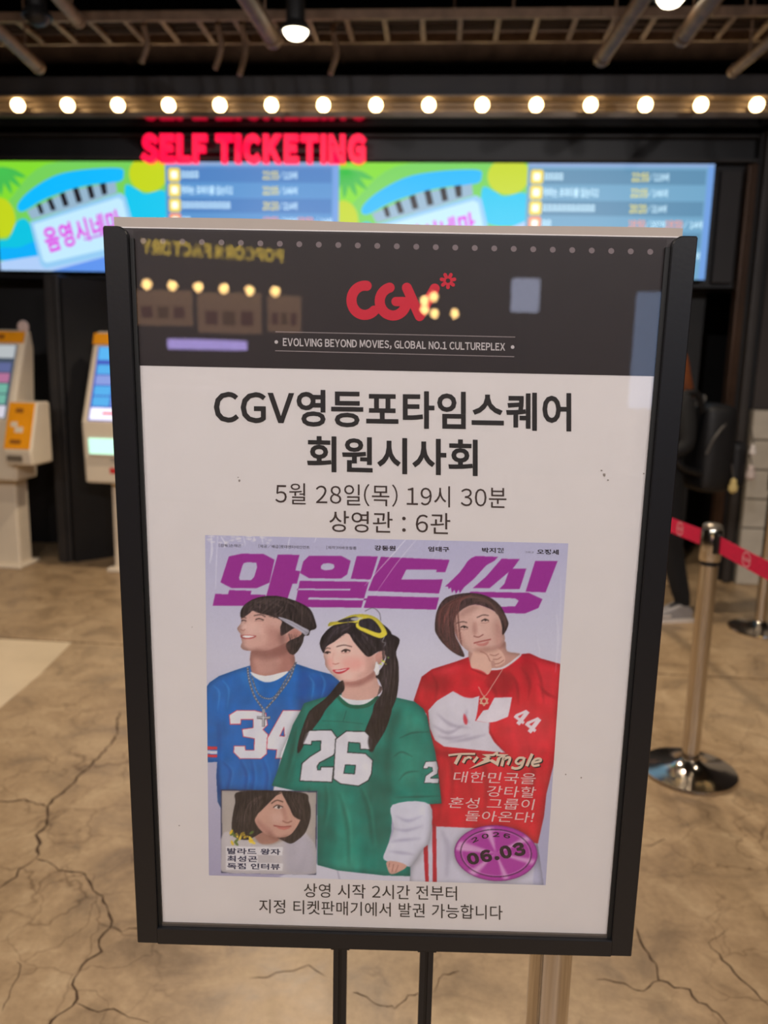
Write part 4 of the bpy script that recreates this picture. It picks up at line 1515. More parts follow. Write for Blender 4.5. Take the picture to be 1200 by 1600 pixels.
def line(pts, w, rgb, feather=0.4, alpha=1.0, sm=True, clip=None):
    P = smooth_open(pts, 5) if sm and len(pts) > 2 else [np.asarray(p, float) for p in pts]
    Lf, Rt = [], []
    ws = [w] * len(P) if np.isscalar(w) else np.interp(np.linspace(0, 1, len(P)), np.linspace(0, 1, len(w)), w)
    for i, p in enumerate(P):
        t = P[min(i + 1, len(P) - 1)] - P[max(i - 1, 0)]
        t = t / (np.linalg.norm(t) + 1e-9)
        nn = np.array([-t[1], t[0]]) * ws[i] / 2
        Lf.append(p + nn)
        Rt.append(p - nn)
    for i in range(len(P) - 1):
        fill_quick = [Lf[i], Lf[i + 1], Rt[i + 1], Rt[i]]
    fill(Lf + Rt[::-1], rgb, feather, alpha, False, clip=clip)


def ell(cx, cy, rx, ry, n=28, rot=0.0):
    return [(cx + rx * math.cos(q) * math.cos(rot) - ry * math.sin(q) * math.sin(rot), cy + rx * math.cos(q) * math.sin(rot) + ry * math.sin(q) * math.cos(rot)) for q in np.linspace(0, 2 * PI, n + 1)[:-1]]


# background
yy, xx = np.mgrid[0:canvas.shape[0], 0:canvas.shape[1]].astype(np.float32)
tt = np.clip(yy / canvas.shape[0], 0, 1)[..., None]
c_top, c_mid, c_low = np.array([176, 170, 196.]), np.array([194, 188, 202.]), np.array([158, 150, 176.])
bgc = np.where(tt < 0.35, c_top + (c_mid - c_top) * tt / 0.35, c_mid + (c_low - c_mid) * (tt - 0.35) / 0.65)
canvas[:] = bgc / 255
lightc = np.exp(-(((xx - 560) / 380) ** 2 + ((yy - 420) / 260) ** 2))[..., None]
canvas[:] = canvas + lightc * 0.03

# ---- title strokes
TP = (150, 44, 138)
def title(poly, holes=()): fill(poly, TP, 0.5, 1, False, None, holes)
title(pts_(Ac, [190, 158, 272, 140, 408, 143, 476, 178, 444, 322, 362, 357, 205, 355, 138, 320]), [pts_(Ac, [283, 200, 305, 194, 362, 196, 367, 225, 348, 288, 330, 305, 258, 307, 254, 290, 275, 215])])
title(pts_(Ac, [105, 392, 186, 394, 192, 368, 332, 372, 326, 395, 420, 398, 402, 466, 90, 465]))
title(pts_(Ac, [496, 145, 632, 148, 606, 245, 636, 250, 616, 328, 588, 328, 548, 450, 420, 420]))
title(pts_(Ac, [690, 155, 890, 153, 952, 185, 930, 270, 890, 297, 690, 293, 636, 262, 655, 190]), [pts_(Ac, [780, 203, 815, 199, 848, 208, 850, 228, 835, 240, 790, 245, 765, 235, 767, 215])])
title(pts_(Ac, [990, 155, 1122, 158, 1078, 302, 952, 298]))
title(pts_(Ac, [634, 310, 1066, 316, 1018, 478, 600, 474]), [pts_(Ac, [620, 358, 952, 361, 946, 371, 614, 368]), pts_(Ac, [690, 414, 1060, 420, 1056, 433, 684, 428])])
title(pts_(Ec, [590, 62, 812, 72, 798, 112, 768, 112, 771, 104, 672, 103, 656, 135, 770, 136, 790, 134, 778, 181, 548, 172, 572, 112]))
title(pts_(Ec, [548, 188, 778, 194, 768, 233, 534, 227]))
title(pts_(Bc, [505, 215, 520, 190, 545, 168, 575, 155, 712, 160, 690, 185, 640, 212, 560, 300, 500, 350, 474, 388, 466, 365, 450, 392, 440, 366, 424, 386, 418, 352, 404, 362, 400, 345, 380, 347, 425, 305, 470, 262]))
title(pts_(Bc, [735, 172, 848, 175, 806, 232, 660, 356, 556, 355, 640, 282]))
title(pts_(Bc, [786, 235, 890, 233, 848, 362, 720, 362, 752, 330]))
title(pts_(Bc, [945, 185, 1085, 187, 1010, 382, 885, 378]))
title(pts_(Bc, [540, 378, 905, 385, 990, 425, 965, 480, 880, 515, 730, 510, 560, 480, 500, 430]), [pts_(Bc, [620, 412, 820, 420, 842, 435, 820, 470, 720, 472, 620, 450])])

# ---- figure in blue
SK, SKd, SKl = (206, 160, 148), (172, 118, 108), (224, 184, 172)
BL, BLd, BLl = (14, 99, 176), (8, 66, 142), (70, 146, 212)
fill(pts_(Ac, [40, 990, 70, 945, 130, 905, 250, 862, 330, 838, 600, 825, 720, 865, 830, 895, 880, 935, 905, 1000, 870, 1090]) + pts_(Cc, [700, 20, 620, 80, 520, 300, 475, 520, 465, 560, 140, 560, 142, 655, 120, 610, 112, 450, 128, 200, 118, 362, 40, 365, 36, 0]), BL, 0.5, 1, False, 1)
fill(pts_(Cc, [120, 60, 140, 220, 128, 420, 150, 560, 118, 560, 108, 420, 126, 220]), BLd, 3, .6, clip=1)
fill(pts_(Ac, [250, 862, 330, 900, 400, 1010, 330, 1000, 270, 930]), BLl, 4, .25, clip=1)
fill(pts_(Ac, [640, 860, 700, 900, 690, 1010, 640, 1100, 620, 980]), BLd, 5, .6, clip=1)
fill(pts_(Ac, [720, 900, 850, 940, 840, 1020, 760, 1040]), BLd, 5, .5, clip=1)
for q in ([90, 960, 130, 1010, 120, 1120], [150, 930, 190, 990, 180, 1100], [760, 880, 790, 950, 770, 1040], [690, 900, 720, 960, 705, 1060]):
    line(pts_(Ac, q), [1, 4, 1], BLl, 1.2, .45, clip=1)
for q in ([150, 360, 200, 420, 180, 540], [260, 350, 300, 440, 290, 545], [400, 340, 430, 440, 420, 545], [330, 350, 345, 450, 335, 545]):
    line(pts_(Cc, q), [2, 6, 3], BLd, 2, .5, clip=1)
    line([(x + 4, y) for x, y in pts_(Cc, q)], [1, 3, 1], BLl, 1.5, .35, clip=1)
for y0, y1, c in ((262, 285, (206, 52, 66)), (288, 310, (206, 204, 214)), (312, 332, (206, 52, 66))):
    fill(pts_(Cc, [30, y0 + 2, 119, y0 + 4, 118, y1 + 2, 30, y1]), c, .5, 1, False)
# neck, tee, face
fill(pts_(Ac, [335, 735, 440, 740, 560, 690, 604, 815, 560, 880, 430, 925, 335, 890]), SKd, .8, 1, True, 1)
fill(pts_(Ac, [350, 760, 460, 770, 520, 800, 470, 890, 360, 880]), SK, 5, .55, clip=1)
fill(pts_(Ac, [325, 880, 380, 898, 440, 902, 560, 876, 500, 925, 425, 945, 355, 915]), (222, 218, 224), .6, 1, True, 1)
fill(pts_(Ac, [272, 520, 268, 560, 262, 580, 243, 606, 250, 625, 262, 640, 262, 655, 272, 690, 265, 722, 285, 742, 340, 748, 430, 745, 520, 710, 600, 660, 590, 560, 440, 500, 350, 480]), SK, .6, 1, True, 1)
fill(pts_(Ac, [300, 560, 380, 580, 400, 640, 340, 650, 290, 620]), SKl, 5, .5, clip=1)
fill(pts_(Ac, [420, 600, 520, 620, 530, 700, 430, 740, 360, 745, 440, 690]), SKd, 6, .55, clip=1)
fill(pts_(Ac, [548, 690, 560, 640, 600, 610, 640, 612, 646, 645, 620, 680, 580, 695]), (198, 140, 128), .7, 1, True, 1)
fill(pts_(Ac, [580, 660, 600, 630, 625, 630, 625, 655, 600, 672]), SKd, 2, .6)
HB = (50, 40, 40)
fill(pts_(Ac, [262, 532, 268, 490, 300, 450, 370, 415, 470, 403, 560, 420, 640, 450, 700, 490, 730, 560, 736, 606, 700, 622, 690, 650, 662, 655, 650, 700, 610, 762, 575, 768, 548, 728, 560, 690, 640, 650, 640, 610, 600, 606, 545, 640, 515, 652, 512, 600, 520, 560, 450, 530, 390, 515, 340, 498, 320, 512, 280, 540]), HB, .7, 1, True, 1)
for q in ([300, 470, 380, 440, 470, 470], [340, 440, 430, 430, 560, 500], [420, 420, 560, 440, 680, 540], [560, 440, 660, 490, 715, 580], [330, 500, 360, 470, 420, 490], [600, 700, 630, 690, 650, 660]):
    line(pts_(Ac, q), [1, 3, 1], (92, 76, 74), 1.0, .6, clip=1)
fill(pts_(Ac, [497, 536, 570, 556, 650, 598, 692, 622, 672, 652, 640, 628, 560, 580]), (176, 170, 182), .5, 1, True, 1)
line(pts_(Ac, [520, 548, 600, 585, 680, 635]), 1, (120, 116, 130), .4, .7)
line(pts_(Ac, [356, 553, 380, 546, 408, 556]), 1.6, (52, 36, 34), .4)
line(pts_(Ac, [268, 562, 282, 556, 300, 562]), 1.4, (52, 36, 34), .4)
line(pts_(Ac, [346, 528, 390, 522, 420, 536]), 1.8, (84, 62, 58), .6, .8)
line(pts_(Ac, [266, 546, 284, 538, 300, 545]), 1.4, (84, 62, 58), .6, .8)
fill(pts_(Ac, [264, 652, 310, 648, 362, 655, 330, 672, 280, 672]), (176, 84, 84), .5)
fill(pts_(Ac, [274, 655, 310, 652, 350, 657, 320, 665, 285, 664]), (236, 226, 222), .4)
line(pts_(Ac, [262, 612, 280, 622, 292, 612]), 1.6, SKd, .7, .9)
line(pts_(Ac, [300, 560, 280, 590, 262, 600]), 1.6, SKd, 1.0, .5)
# chains, cross
for q, w in (([308, 855, 318, 930, 350, 1030, 405, 1112], 3.2), ([610, 815, 570, 920, 500, 1020, 420, 1112], 3.2), ([330, 900, 370, 1010, 425, 1046, 480, 1030, 545, 930, 592, 845], 2.2)):
    line(pts_(Ac, q), w, (96, 94, 104), .4, .95)
    P = smooth_open(pts_(Ac, q), 9)
    for i in range(0, len(P) - 1, 2):
        fill(ell(P[i][0], P[i][1], w * .32, w * .32, 8), (208, 206, 212), .3, .9, False)
# numerals
def number(fn, polys, rim, wrim, fillc=(216, 212, 220), fid=None):
    for p, holes in polys:
        P = pts_(fn, p)
        H = [pts_(fn, h) for h in holes]
        for q in [P] + H:
            Q = [np.asarray(z) for z in q] + [np.asarray(q[0])]
            for a, b in zip(Q[:-1], Q[1:]):
                e = (b - a) / (np.linalg.norm(b - a) + 1e-9) * wrim * .4
                line([a - e, b + e], wrim, rim, .4, 1, False)
        fill(P, fillc, .5, 1, False, None, H)
number(Cc, [([195, 70, 240, 42, 350, 42, 420, 60, 430, 130, 400, 160, 432, 190, 425, 310, 390, 340, 260, 340, 222, 300, 225, 265, 290, 265, 292, 290, 350, 290, 352, 215, 282, 202, 275, 160, 345, 150, 345, 95, 265, 95, 262, 125, 200, 125], []),
            ([530, 42, 640, 42, 600, 250, 590, 340, 485, 338, 492, 285, 430, 280, 432, 215], [[536, 140, 506, 202, 540, 204]])], (200, 56, 74), 2.2)
line(pts_(Cc, [406, 38, 408, 90, 406, 142]), 4.6, (110, 106, 112), .5)
line(pts_(Cc, [366, 84, 408, 87, 450, 86]), 4.6, (110, 106, 112), .5)
line(pts_(Cc, [404, 42, 406, 90, 404, 138]), 1.6, (206, 204, 208), .5, .9)
line(pts_(Cc, [370, 82, 408, 85, 446, 84]), 1.6, (206, 204, 208), .5, .9)
line(pts_(Ac, [405, 1112, 408, 1120, 410, 1135]), 4, (150, 148, 156), .5)

# ---- figure in red (behind the green one)
RD, RDd, RDl = (200, 28, 46), (130, 16, 30), (222, 62, 76)
fill(pts_(Dc, [160, 1020, 250, 740, 330, 755, 700, 780, 960, 870, 1000, 1140, 160, 1125]), (196, 190, 204), .6, 1, False, 2)
fill(pts_(Dc, [960, 300, 1060, 370, 1100, 700, 1020, 1140, 930, 1130, 950, 880, 1000, 700]), (168, 164, 190), 1, .8, False)
fill(pts_(Bc, [185, 1060, 235, 910, 300, 862, 450, 815, 540, 782, 620, 880, 760, 850, 860, 768, 910, 763, 980, 795, 1120, 835]) + pts_(Dc, [1092, 0, 1082, 250, 1062, 370, 1015, 560, 1000, 700, 962, 872, 900, 860, 800, 800, 660, 780, 330, 765, 280, 745, 280, 620, 345, 480, 320, 300, 290, 200, 265, 60]), RD, .6, 1, False, 2)
for q, c, a, f in (([660, 880, 740, 870, 820, 930, 760, 1030, 640, 960], RDd, .55, 5), ([240, 920, 330, 890, 430, 940, 400, 1000, 300, 1010], RDd, .4, 6), ([880, 780, 940, 830, 900, 960, 860, 880], RDd, .45, 5), ([960, 830, 1080, 880, 1060, 1100, 980, 1080], RDl, .3, 8), ([300, 880, 420, 840, 500, 850, 400, 900], RDl, .35, 5)):
    fill(pts_(Bc, q), c, f, a, clip=2)
for q in ([640, 950, 700, 1010, 690, 1110], [780, 880, 830, 960, 840, 1090], [860, 850, 910, 940, 900, 1060], [940, 820, 980, 930, 1000, 1080], [290, 880, 330, 960, 320, 1060], [960, 950, 1010, 1010, 1070, 1040]):
    line(pts_(Bc, q), [1, 5, 1], RDd, 2, .6, clip=2)
for q in ([400, 290, 430, 450, 420, 620], [600, 300, 640, 480, 630, 720], [900, 240, 930, 420, 900, 640], [330, 480, 350, 600, 340, 740], [760, 320, 800, 360, 860, 350]):
    line(pts_(Dc, q), [2, 8, 2], RDd, 3, .5, clip=2)
fill(pts_(Dc, [300, 290, 420, 300, 560, 300, 700, 320, 560, 330, 380, 330]), RDd, 4, .6, clip=2)
fill(pts_(Dc, [800, 20, 1000, 60, 1070, 200, 960, 330, 820, 300, 740, 200]), RDl, 9, .35, clip=2)
# big white numerals and pale sleeve
fill(pts_(Bc, [650, 1115, 690, 1040, 800, 1038, 785, 1120]) + pts_(Dc, [775, 80, 700, 110, 650, 118, 575, 105, 620, 40]), (214, 204, 212), .6, 1, False, 2)
fill(pts_(Bc, [276, 1120, 330, 1060, 430, 1000, 500, 1035, 560, 1040, 596, 1030, 585, 1120]) + pts_(Dc, [575, 90, 570, 105, 662, 118, 656, 180, 690, 240, 762, 306, 560, 286, 375, 266, 318, 226, 286, 150]), (206, 198, 208), .7, 1, False, 2)
for q in ([330, 60, 420, 130, 540, 150], [300, 130, 400, 180, 500, 130], [520, 30, 510, 90, 540, 120], [400, 240, 520, 220, 640, 190], [330, 200, 420, 215, 540, 190]):
    line(pts_(Dc, q), [1, 6, 1], (150, 140, 160), 2.2, .6)
fill(pts_(Dc, [500, 60, 522, 100, 516, 130, 498, 110]), RD, 1, .8)
line(pts_(Dc, [660, 118, 662, 170, 700, 240, 760, 306]), 2, RDd, 1, .6)
# 44 on the sleeve
def four(cx, cy, s, a):
    ca, sa = math.cos(a), math.sin(a)
    def tr(p): return [(cx + s * (x * ca - y * sa), cy + s * (x * sa + y * ca)) for x, y in p]
    fill(tr([(-.1, -1), (.45, -1), (.45, .25), (.7, .25), (.7, .62), (.45, .62), (.45, 1), (-.05, 1), (-.05, .62), (-.75, .62), (-.75, .2)]), (222, 206, 212), .5, 1, False, None, [tr([(-.05, -.45), (-.05, .25), (-.38, .25)])])
four(815, 1120, 13, R(38))
four(833, 1132, 13.5, R(38))
fill(pts_(Dc, [247, 890, 274, 880, 280, 1115, 256, 1115]), (176, 34, 50), .5, 1, False)
fill(pts_(Dc, [302, 745, 326, 752, 330, 1115, 304, 1115]), (176, 34, 50), .5, 1, False)
line(pts_(Dc, [360, 790, 400, 900, 390, 1080]), [3, 9, 3], (160, 152, 172), 3, .6)
# neck, face, hand, hair
fill(pts_(Bc, [540, 730, 740, 680, 770, 750, 855, 772, 770, 848, 680, 868, 560, 860]), (190, 142, 130), .8, 1, True, 2)
line(pts_(Bc, [660, 862, 730, 858, 790, 825, 858, 770]), 3, (214, 206, 212), .6, .95)
fill(pts_(Bc, [436, 560, 446, 640, 478, 705, 520, 745, 560, 762, 620, 745, 700, 738, 752, 690, 748, 620, 728, 545, 690, 500, 600, 462, 530, 465, 470, 505]), (206, 164, 152), .7, 1, True, 2)
fill(pts_(Bc, [440, 600, 480, 640, 500, 710, 470, 690]), SKd, 4, .6, clip=2)
fill(pts_(Bc, [560, 490, 660, 510, 640, 560, 560, 560]), SKl, 5, .5)
fill(pts_(Bc, [570, 600, 600, 590, 640, 640, 600, 660]), SKl, 3, .5)
fill(pts_(Bc, [690, 560, 740, 600, 740, 690, 700, 720]), SKd, 5, .5, clip=2)
fill(pts_(Bc, [318, 610, 328, 510, 368, 432, 430, 400, 540, 386, 640, 404, 720, 458, 766, 540, 776, 590, 742, 650, 736, 590, 718, 535, 690, 500, 600, 462, 535, 465, 470, 505, 440, 560, 446, 650, 480, 722, 502, 784, 440, 762, 372, 705, 335, 655]), (72, 52, 52), .7, 1, True, 2)
for q, c in (([345, 600, 360, 500, 430, 430], (146, 84, 78)), ([370, 640, 380, 540, 440, 450], (146, 84, 78)), ([400, 660, 400, 560, 470, 470], (104, 70, 68)), ([450, 440, 540, 410, 640, 430], (120, 88, 80)), ([560, 430, 660, 450, 740, 540], (110, 78, 72)), ([350, 640, 400, 720, 470, 770], (110, 70, 66)), ([700, 470, 750, 540, 762, 600], (128, 92, 80))):
    line(pts_(Bc, q), [1, 4, 1], c, 1.0, .8)
line(pts_(Bc, [478, 602, 500, 594, 524, 604]), 1.8, (46, 32, 32), .4)
line(pts_(Bc, [608, 562, 632, 550, 655, 560]), 1.8, (46, 32, 32), .4)
fill(ell(*Bc(502, 600), 1.6, 1.5, 10), (36, 26, 26), .3)
fill(ell(*Bc(634, 557), 1.6, 1.5, 10), (36, 26, 26), .3)
line(pts_(Bc, [448, 578, 490, 566, 520, 572]), 1.8, (92, 66, 62), .7, .8)
line(pts_(Bc, [580, 540, 620, 524, 655, 528]), 1.8, (92, 66, 62), .7, .8)
line(pts_(Bc, [560, 655, 590, 662, 622, 645]), 1.8, (140, 84, 78), .6, .9)
line(pts_(Bc, [560, 700, 610, 688, 668, 676]), 2.2, (160, 84, 82), .6)
fill(pts_(Bc, [575, 704, 620, 700, 655, 688, 640, 712, 600, 718]), (190, 116, 110), .7, .9)
fill(pts_(Bc, [556, 758, 600, 732, 700, 728, 746, 768, 756, 815, 700, 846, 690, 812, 668, 815, 672, 862, 640, 897, 545, 850]), (214, 170, 154), .6, 1, True, 2)
for q in ([660, 770, 690, 778, 720, 765], [680, 800, 710, 800, 735, 785], [600, 750, 640, 770, 665, 815], [690, 830, 720, 825, 750, 805]):
    line(pts_(Bc, q), 1.5, (160, 104, 94), .6, .8)
fill(pts_(Bc, [540, 860, 640, 895, 590, 980, 552, 1042, 460, 1010, 490, 930]), RD, .8, 1, True, 2)
line(pts_(Bc, [545, 860, 640, 900]), 2, RDd, .8, .7, False)
line(pts_(Bc, [742, 862, 680, 960, 628, 1030, 590, 972]), 1.1, (214, 196, 170), .3, .9)
for a0_ in (90, -90):
    P = [(Bc(625, 1062)[0] + 7.5 * math.cos(R(a0_ + 120 * k)), Bc(625, 1062)[1] + 7.5 * math.sin(R(a0_ + 120 * k))) for k in range(4)]
    for a, b in zip(P[:-1], P[1:]):
        line([a, b], 1.6, (216, 196, 160), .3, .95, False)

# ---- figure in green
GR, GRd, GRl = (16, 122, 108), (12, 78, 68), (66, 164, 140)
fill(pts_(Cc, [500, 1080, 745, 1000, 870, 1036, 1000, 1056, 1165, 1068]) + pts_(Dc, [165, 1070, 240, 900, 260, 1130, -400, 1130]), (200, 194, 206), .6, 1, False)
line(pts_(Cc, [870, 1040, 880, 1090, 890, 1110]), 2, (150, 144, 164), 1, .7)
fill(pts_(Cc, [470, 512, 610, 540, 610, 560, 465, 560]), (206, 200, 212), .5, 1, False)
fill(pts_(Cc, [640, 40]) + pts_(Ac, [660, 1075, 760, 1045, 880, 1015, 960, 1062, 1060, 1062, 1110, 1030]) + pts_(Bc, [80, 1040, 190, 1065, 245, 1108]) + pts_(Dc, [270, 80, 290, 180, 320, 300, 345, 480, 360, 622, 170, 634, 52, 628, 45, 800, 5, 970, 165, 1020, 165, 1076, 0, 1072]) + pts_(Cc, [1100, 1065, 870, 1040, 745, 1006, 745, 548, 605, 542, 458, 510, 490, 430, 540, 280, 590, 130]), GR, .6, 1, False, 3)
for q, c, a, f in (([620, 100, 660, 60, 650, 220, 600, 400, 560, 520, 500, 480, 560, 300], GRd, .45, 5), ([860, 540, 920, 560, 1000, 900, 1010, 1050, 860, 1030, 880, 760], GRl, .35, 8), ([1040, 480, 1140, 440, 1200, 620, 1160, 900, 1080, 800], GRd, .5, 8), ([760, 560, 840, 580, 850, 800, 800, 1000, 750, 900], GRd, .35, 8), ([1090, 300, 1180, 260, 1210, 420, 1130, 430], GRd, .4, 6)):
    fill(pts_(Cc, q), c, f, a, clip=3)
fill(pts_(Dc, [20, 160, 60, 60, 110, 40, 60, 220, 40, 420, 55, 560, 0, 500]), GRd, 5, .55, clip=3)
fill(pts_(Dc, [120, 40, 210, 50, 240, 150, 150, 180]), GRl, 6, .35, clip=3)
fill(pts_(Dc, [100, 230, 200, 220, 230, 400, 180, 520, 110, 480]), GRl, 8, .25, clip=3)
for q in ([95, 215, 180, 180, 285, 175], [70, 585, 200, 580, 350, 575], [60, 330, 110, 300, 180, 330], [90, 480, 140, 430, 220, 420]):
    line(pts_(Dc, q), [1, 3, 1], GRd, 1, .7, clip=3)
for q in ([690, 520, 700, 640, 690, 800], [1010, 520, 1060, 660, 1090, 880], [880, 560, 930, 760, 940, 1000], [790, 500, 800, 620, 780, 760], [610, 140, 590, 280, 540, 470]):
    line(pts_(Cc, q), [2, 7, 2], GRd, 2.5, .5, clip=3)
    line([(x + 5, y) for x, y in pts_(Cc, q)], [1, 4, 1], GRl, 2, .35, clip=3)
line(pts_(Cc, [770, 105, 900, 110, 1030, 125]), 1, GRd, .5, .7)
line(pts_(Cc, [925, 40, 915, 75, 905, 105]), 1, GRd, .5, .8)
# tee, neck, face
fill(pts_(Ac, [862, 1028, 890, 1015, 960, 1060, 1060, 1062, 1110, 1030, 1118, 1050, 1060, 1100, 960, 1108, 900, 1080]), (18, 92, 72), .6, 1, True, 3)
fill(pts_(Ac, [880, 1022, 930, 1040, 1000, 1050, 1098, 1038, 1040, 1080, 960, 1084, 915, 1060]), (216, 212, 218), .6, 1, True, 3)
fill(pts_(Ac, [905, 925, 1000, 920, 1095, 870, 1125, 955, 1152, 985, 1100, 1040, 1000, 1056, 900, 1036, 905, 980]), (208, 162, 150), .7, 1, True, 3)
fill(pts_(Ac, [920, 935, 1000, 930, 1090, 880, 1100, 920, 1010, 960, 930, 965]), SKd, 3, .7, clip=3)
fill(pts_(Ac, [790, 735, 782, 775, 792, 810, 796, 845, 835, 892, 870, 926, 925, 942, 1000, 930, 1088, 880, 1112, 800, 1100, 740, 1000, 640, 930, 630, 850, 680]), (228, 184, 172), .6, 1, True, 3)
fill(pts_(Ac, [900, 800, 990, 790, 1040, 830, 980, 870, 910, 850]), (232, 150, 142), 5, .55, clip=3)
fill(pts_(Ac, [800, 800, 830, 800, 850, 850, 810, 840]), (232, 150, 142), 3, .5, clip=3)
fill(pts_(Ac, [1040, 780, 1105, 780, 1090, 880, 1010, 925, 960, 935, 1040, 870]), SKd, 5, .45, clip=3)
fill(pts_(Ac, [850, 700, 920, 690, 930, 740, 860, 740]), (240, 206, 194), 4, .6, clip=3)
HG = (34, 28, 32)
fill(pts_(Ac, [1108, 770, 1150, 742, 1168, 752, 1168, 792, 1130, 832, 1110, 815]), (206, 150, 138), .6, 1, True, 3)
fill(pts_(Ac, [760, 690, 764, 730, 784, 762, 800, 722, 850, 690, 928, 638, 970, 690, 1020, 750, 1050, 780, 1076, 782, 1125, 752, 1165, 748, 1168, 770, 1195, 800, 1210, 650, 1150, 580, 1080, 552, 960, 552, 850, 585, 785, 640]), HG, .6, 1, True, 3)
fill(pts_(Ac, [1160, 640, 1200, 640]) + pts_(Bc, [50, 645, 92, 668, 95, 700, 75, 760, 90, 830, 92, 930, 78, 1040, 50, 1110]) + pts_(Cc, [1205, 60, 1170, 160, 1110, 260, 1078, 300, 1050, 260, 1035, 190, 1085, 60]) + pts_(Ac, [1100, 1080, 1150, 1000, 1128, 930, 1108, 905, 1160, 830, 1175, 760]), HG, .7, 1, True, 3)
fill(pts_(Ac, [905, 935, 912, 990, 870, 1035, 800, 1110]) + pts_(Cc, [765, 90, 700, 180, 640, 290, 618, 300, 628, 220, 680, 70]) + pts_(Ac, [715, 1105, 800, 1040, 855, 975, 880, 945]), HG, .7, 1, True, 3)
for q in ([790, 690, 850, 640, 940, 610], [960, 640, 1020, 710, 1060, 770], [1000, 620, 1080, 690, 1110, 750], [1040, 600, 1130, 660, 1160, 730]):
    line(pts_(Ac, q), [1, 3, 1], (78, 66, 70), 1, .7)
for q in ([30, 720, 40, 850, 30, 1000], [60, 720, 70, 860, 50, 1050], [0, 800, 10, 950, -20, 1100]):
    line(pts_(Bc, q), [1, 3, 1], (70, 58, 62), 1, .6)
line(pts_(Cc, [700, 60, 670, 150, 640, 240]), [1, 3, 1], (78, 62, 64), 1, .6)
# goggles
fill(pts_(Ac, [812, 594, 822, 570, 870, 562, 960, 524, 1060, 522, 1130, 556, 1178, 630, 1165, 657, 1128, 667, 1040, 632, 990, 604, 980, 576, 940, 570, 860, 584]), (226, 206, 70), .5, 1, True, 3)
fill(pts_(Ac, [1010, 556, 1070, 545, 1110, 570, 1143, 622, 1122, 636, 1050, 610, 1005, 590]), (44, 40, 48), .5, 1, True)
fill(pts_(Ac, [872, 562, 960, 535, 1000, 540, 985, 560, 900, 570]), (52, 48, 56), .5, 1, True)
fill(pts_(Ac, [950, 548, 990, 538, 1030, 540, 985, 560]), (206, 204, 208), .6, .8)
line(pts_(Ac, [1040, 500, 1090, 480, 1130, 510, 1140, 560]), 1, (60, 56, 62), .4, .8)
line(pts_(Ac, [1165, 655, 1150, 690, 1170, 700, 1160, 720]), 1.2, (206, 204, 208), .4, .8)
for k, (x, y) in enumerate([(1140, 830), (1160, 815), (1185, 790), (1150, 810), (1170, 830)]):
    fill(ell(*Ac(x, y), 2.0, 1.4, 8, .6), [(190, 210, 80), (230, 220, 90), (150, 190, 90)][k % 3], .3)
fill(pts_(Ac, [1108, 822, 1122, 822, 1131, 880, 1116, 902, 1103, 882]), (226, 222, 224), .4, 1)
# face details
line(pts_(Ac, [894, 752, 920, 740, 950, 748]), 2.2, (44, 30, 32), .4)
line(pts_(Ac, [790, 762, 805, 754, 826, 758]), 2.0, (44, 30, 32), .4)
fill(ell(*Ac(920, 750), 2.2, 1.8, 12), (40, 28, 28), .4)
fill(ell(*Ac(806, 761), 1.8, 1.6, 12), (40, 28, 28), .4)
line(pts_(Ac, [862, 722, 910, 712, 960, 722]), 1.8, (98, 72, 68), .7, .85)
line(pts_(Ac, [786, 742, 806, 730, 826, 734]), 1.6, (98, 72, 68), .7, .85)
line(pts_(Ac, [838, 826, 855, 832, 880, 824]), 1.6, (178, 116, 106), .7, .9)
line(pts_(Ac, [846, 760, 838, 795, 838, 820]), 2, (206, 154, 144), 1.0, .6)
fill(pts_(Ac, [838, 868, 870, 866, 900, 860, 946, 854, 915, 880, 880, 892, 855, 886]), (190, 56, 70), .5)
fill(pts_(Ac, [852, 872, 890, 868, 930, 860, 900, 874, 868, 878]), (238, 222, 220), .4)
# number 26
number(Cc, [([655, 225, 665, 190, 695, 168, 830, 165, 862, 210, 860, 290, 840, 320, 755, 365, 740, 388, 742, 415, 765, 415, 768, 396, 842, 396, 833, 486, 636, 478, 650, 372, 700, 330, 765, 290, 768, 228, 706, 230, 704, 252, 655, 250], []),
            ([860, 222, 925, 172, 1040, 175, 1092, 225, 1080, 282, 1015, 280, 1012, 242, 936, 236, 930, 305, 1042, 312, 1086, 352, 1080, 432, 1060, 476, 1000, 510, 890, 496, 846, 466], [[916, 378, 985, 380, 978, 440, 906, 435]])], (24, 30, 34), 2.8, (214, 208, 216))
number(Dc, [([248, 392, 262, 362, 328, 358, 338, 400, 332, 436, 290, 458, 290, 466, 342, 466, 340, 494, 252, 492, 262, 450, 306, 420, 302, 394, 274, 392, 272, 402, 248, 402], [])], (24, 30, 34), 1.8, (214, 208, 216))
fill(pts_(Cc, [1075, 170, 1110, 180, 1100, 280, 1078, 300, 1060, 240]), HG, 1.2, .9)
fill(pts_(Cc, [655, 170, 690, 168, 660, 240, 632, 290]), HG, 1.2, .8)
# pale sleeve, hand
fill(pts_(Dc, [52, 632, 286, 628, 282, 850, 240, 910, 170, 1010, 100, 1000, 0, 972, 16, 900, 62, 780]), (204, 200, 214), .6, 1, True, 3)
for q in ([70, 700, 150, 730, 240, 700], [60, 780, 140, 790, 250, 760], [40, 860, 120, 850, 230, 840], [30, 920, 110, 930, 190, 940]):
    line(pts_(Dc, q), [1, 5, 1], (156, 150, 176), 1.8, .65)
fill(pts_(Dc, [18, 985, 80, 985, 140, 1008, 128, 1030, 70, 1060, 40, 1062, 22, 1030]), (206, 156, 142), .5, 1, True, 3)
for q in ([60, 1000, 50, 1050], [90, 1005, 72, 1050], [35, 992, 30, 1020]):
    line(pts_(Dc, q), 1.2, (156, 100, 92), .5, .8, False)

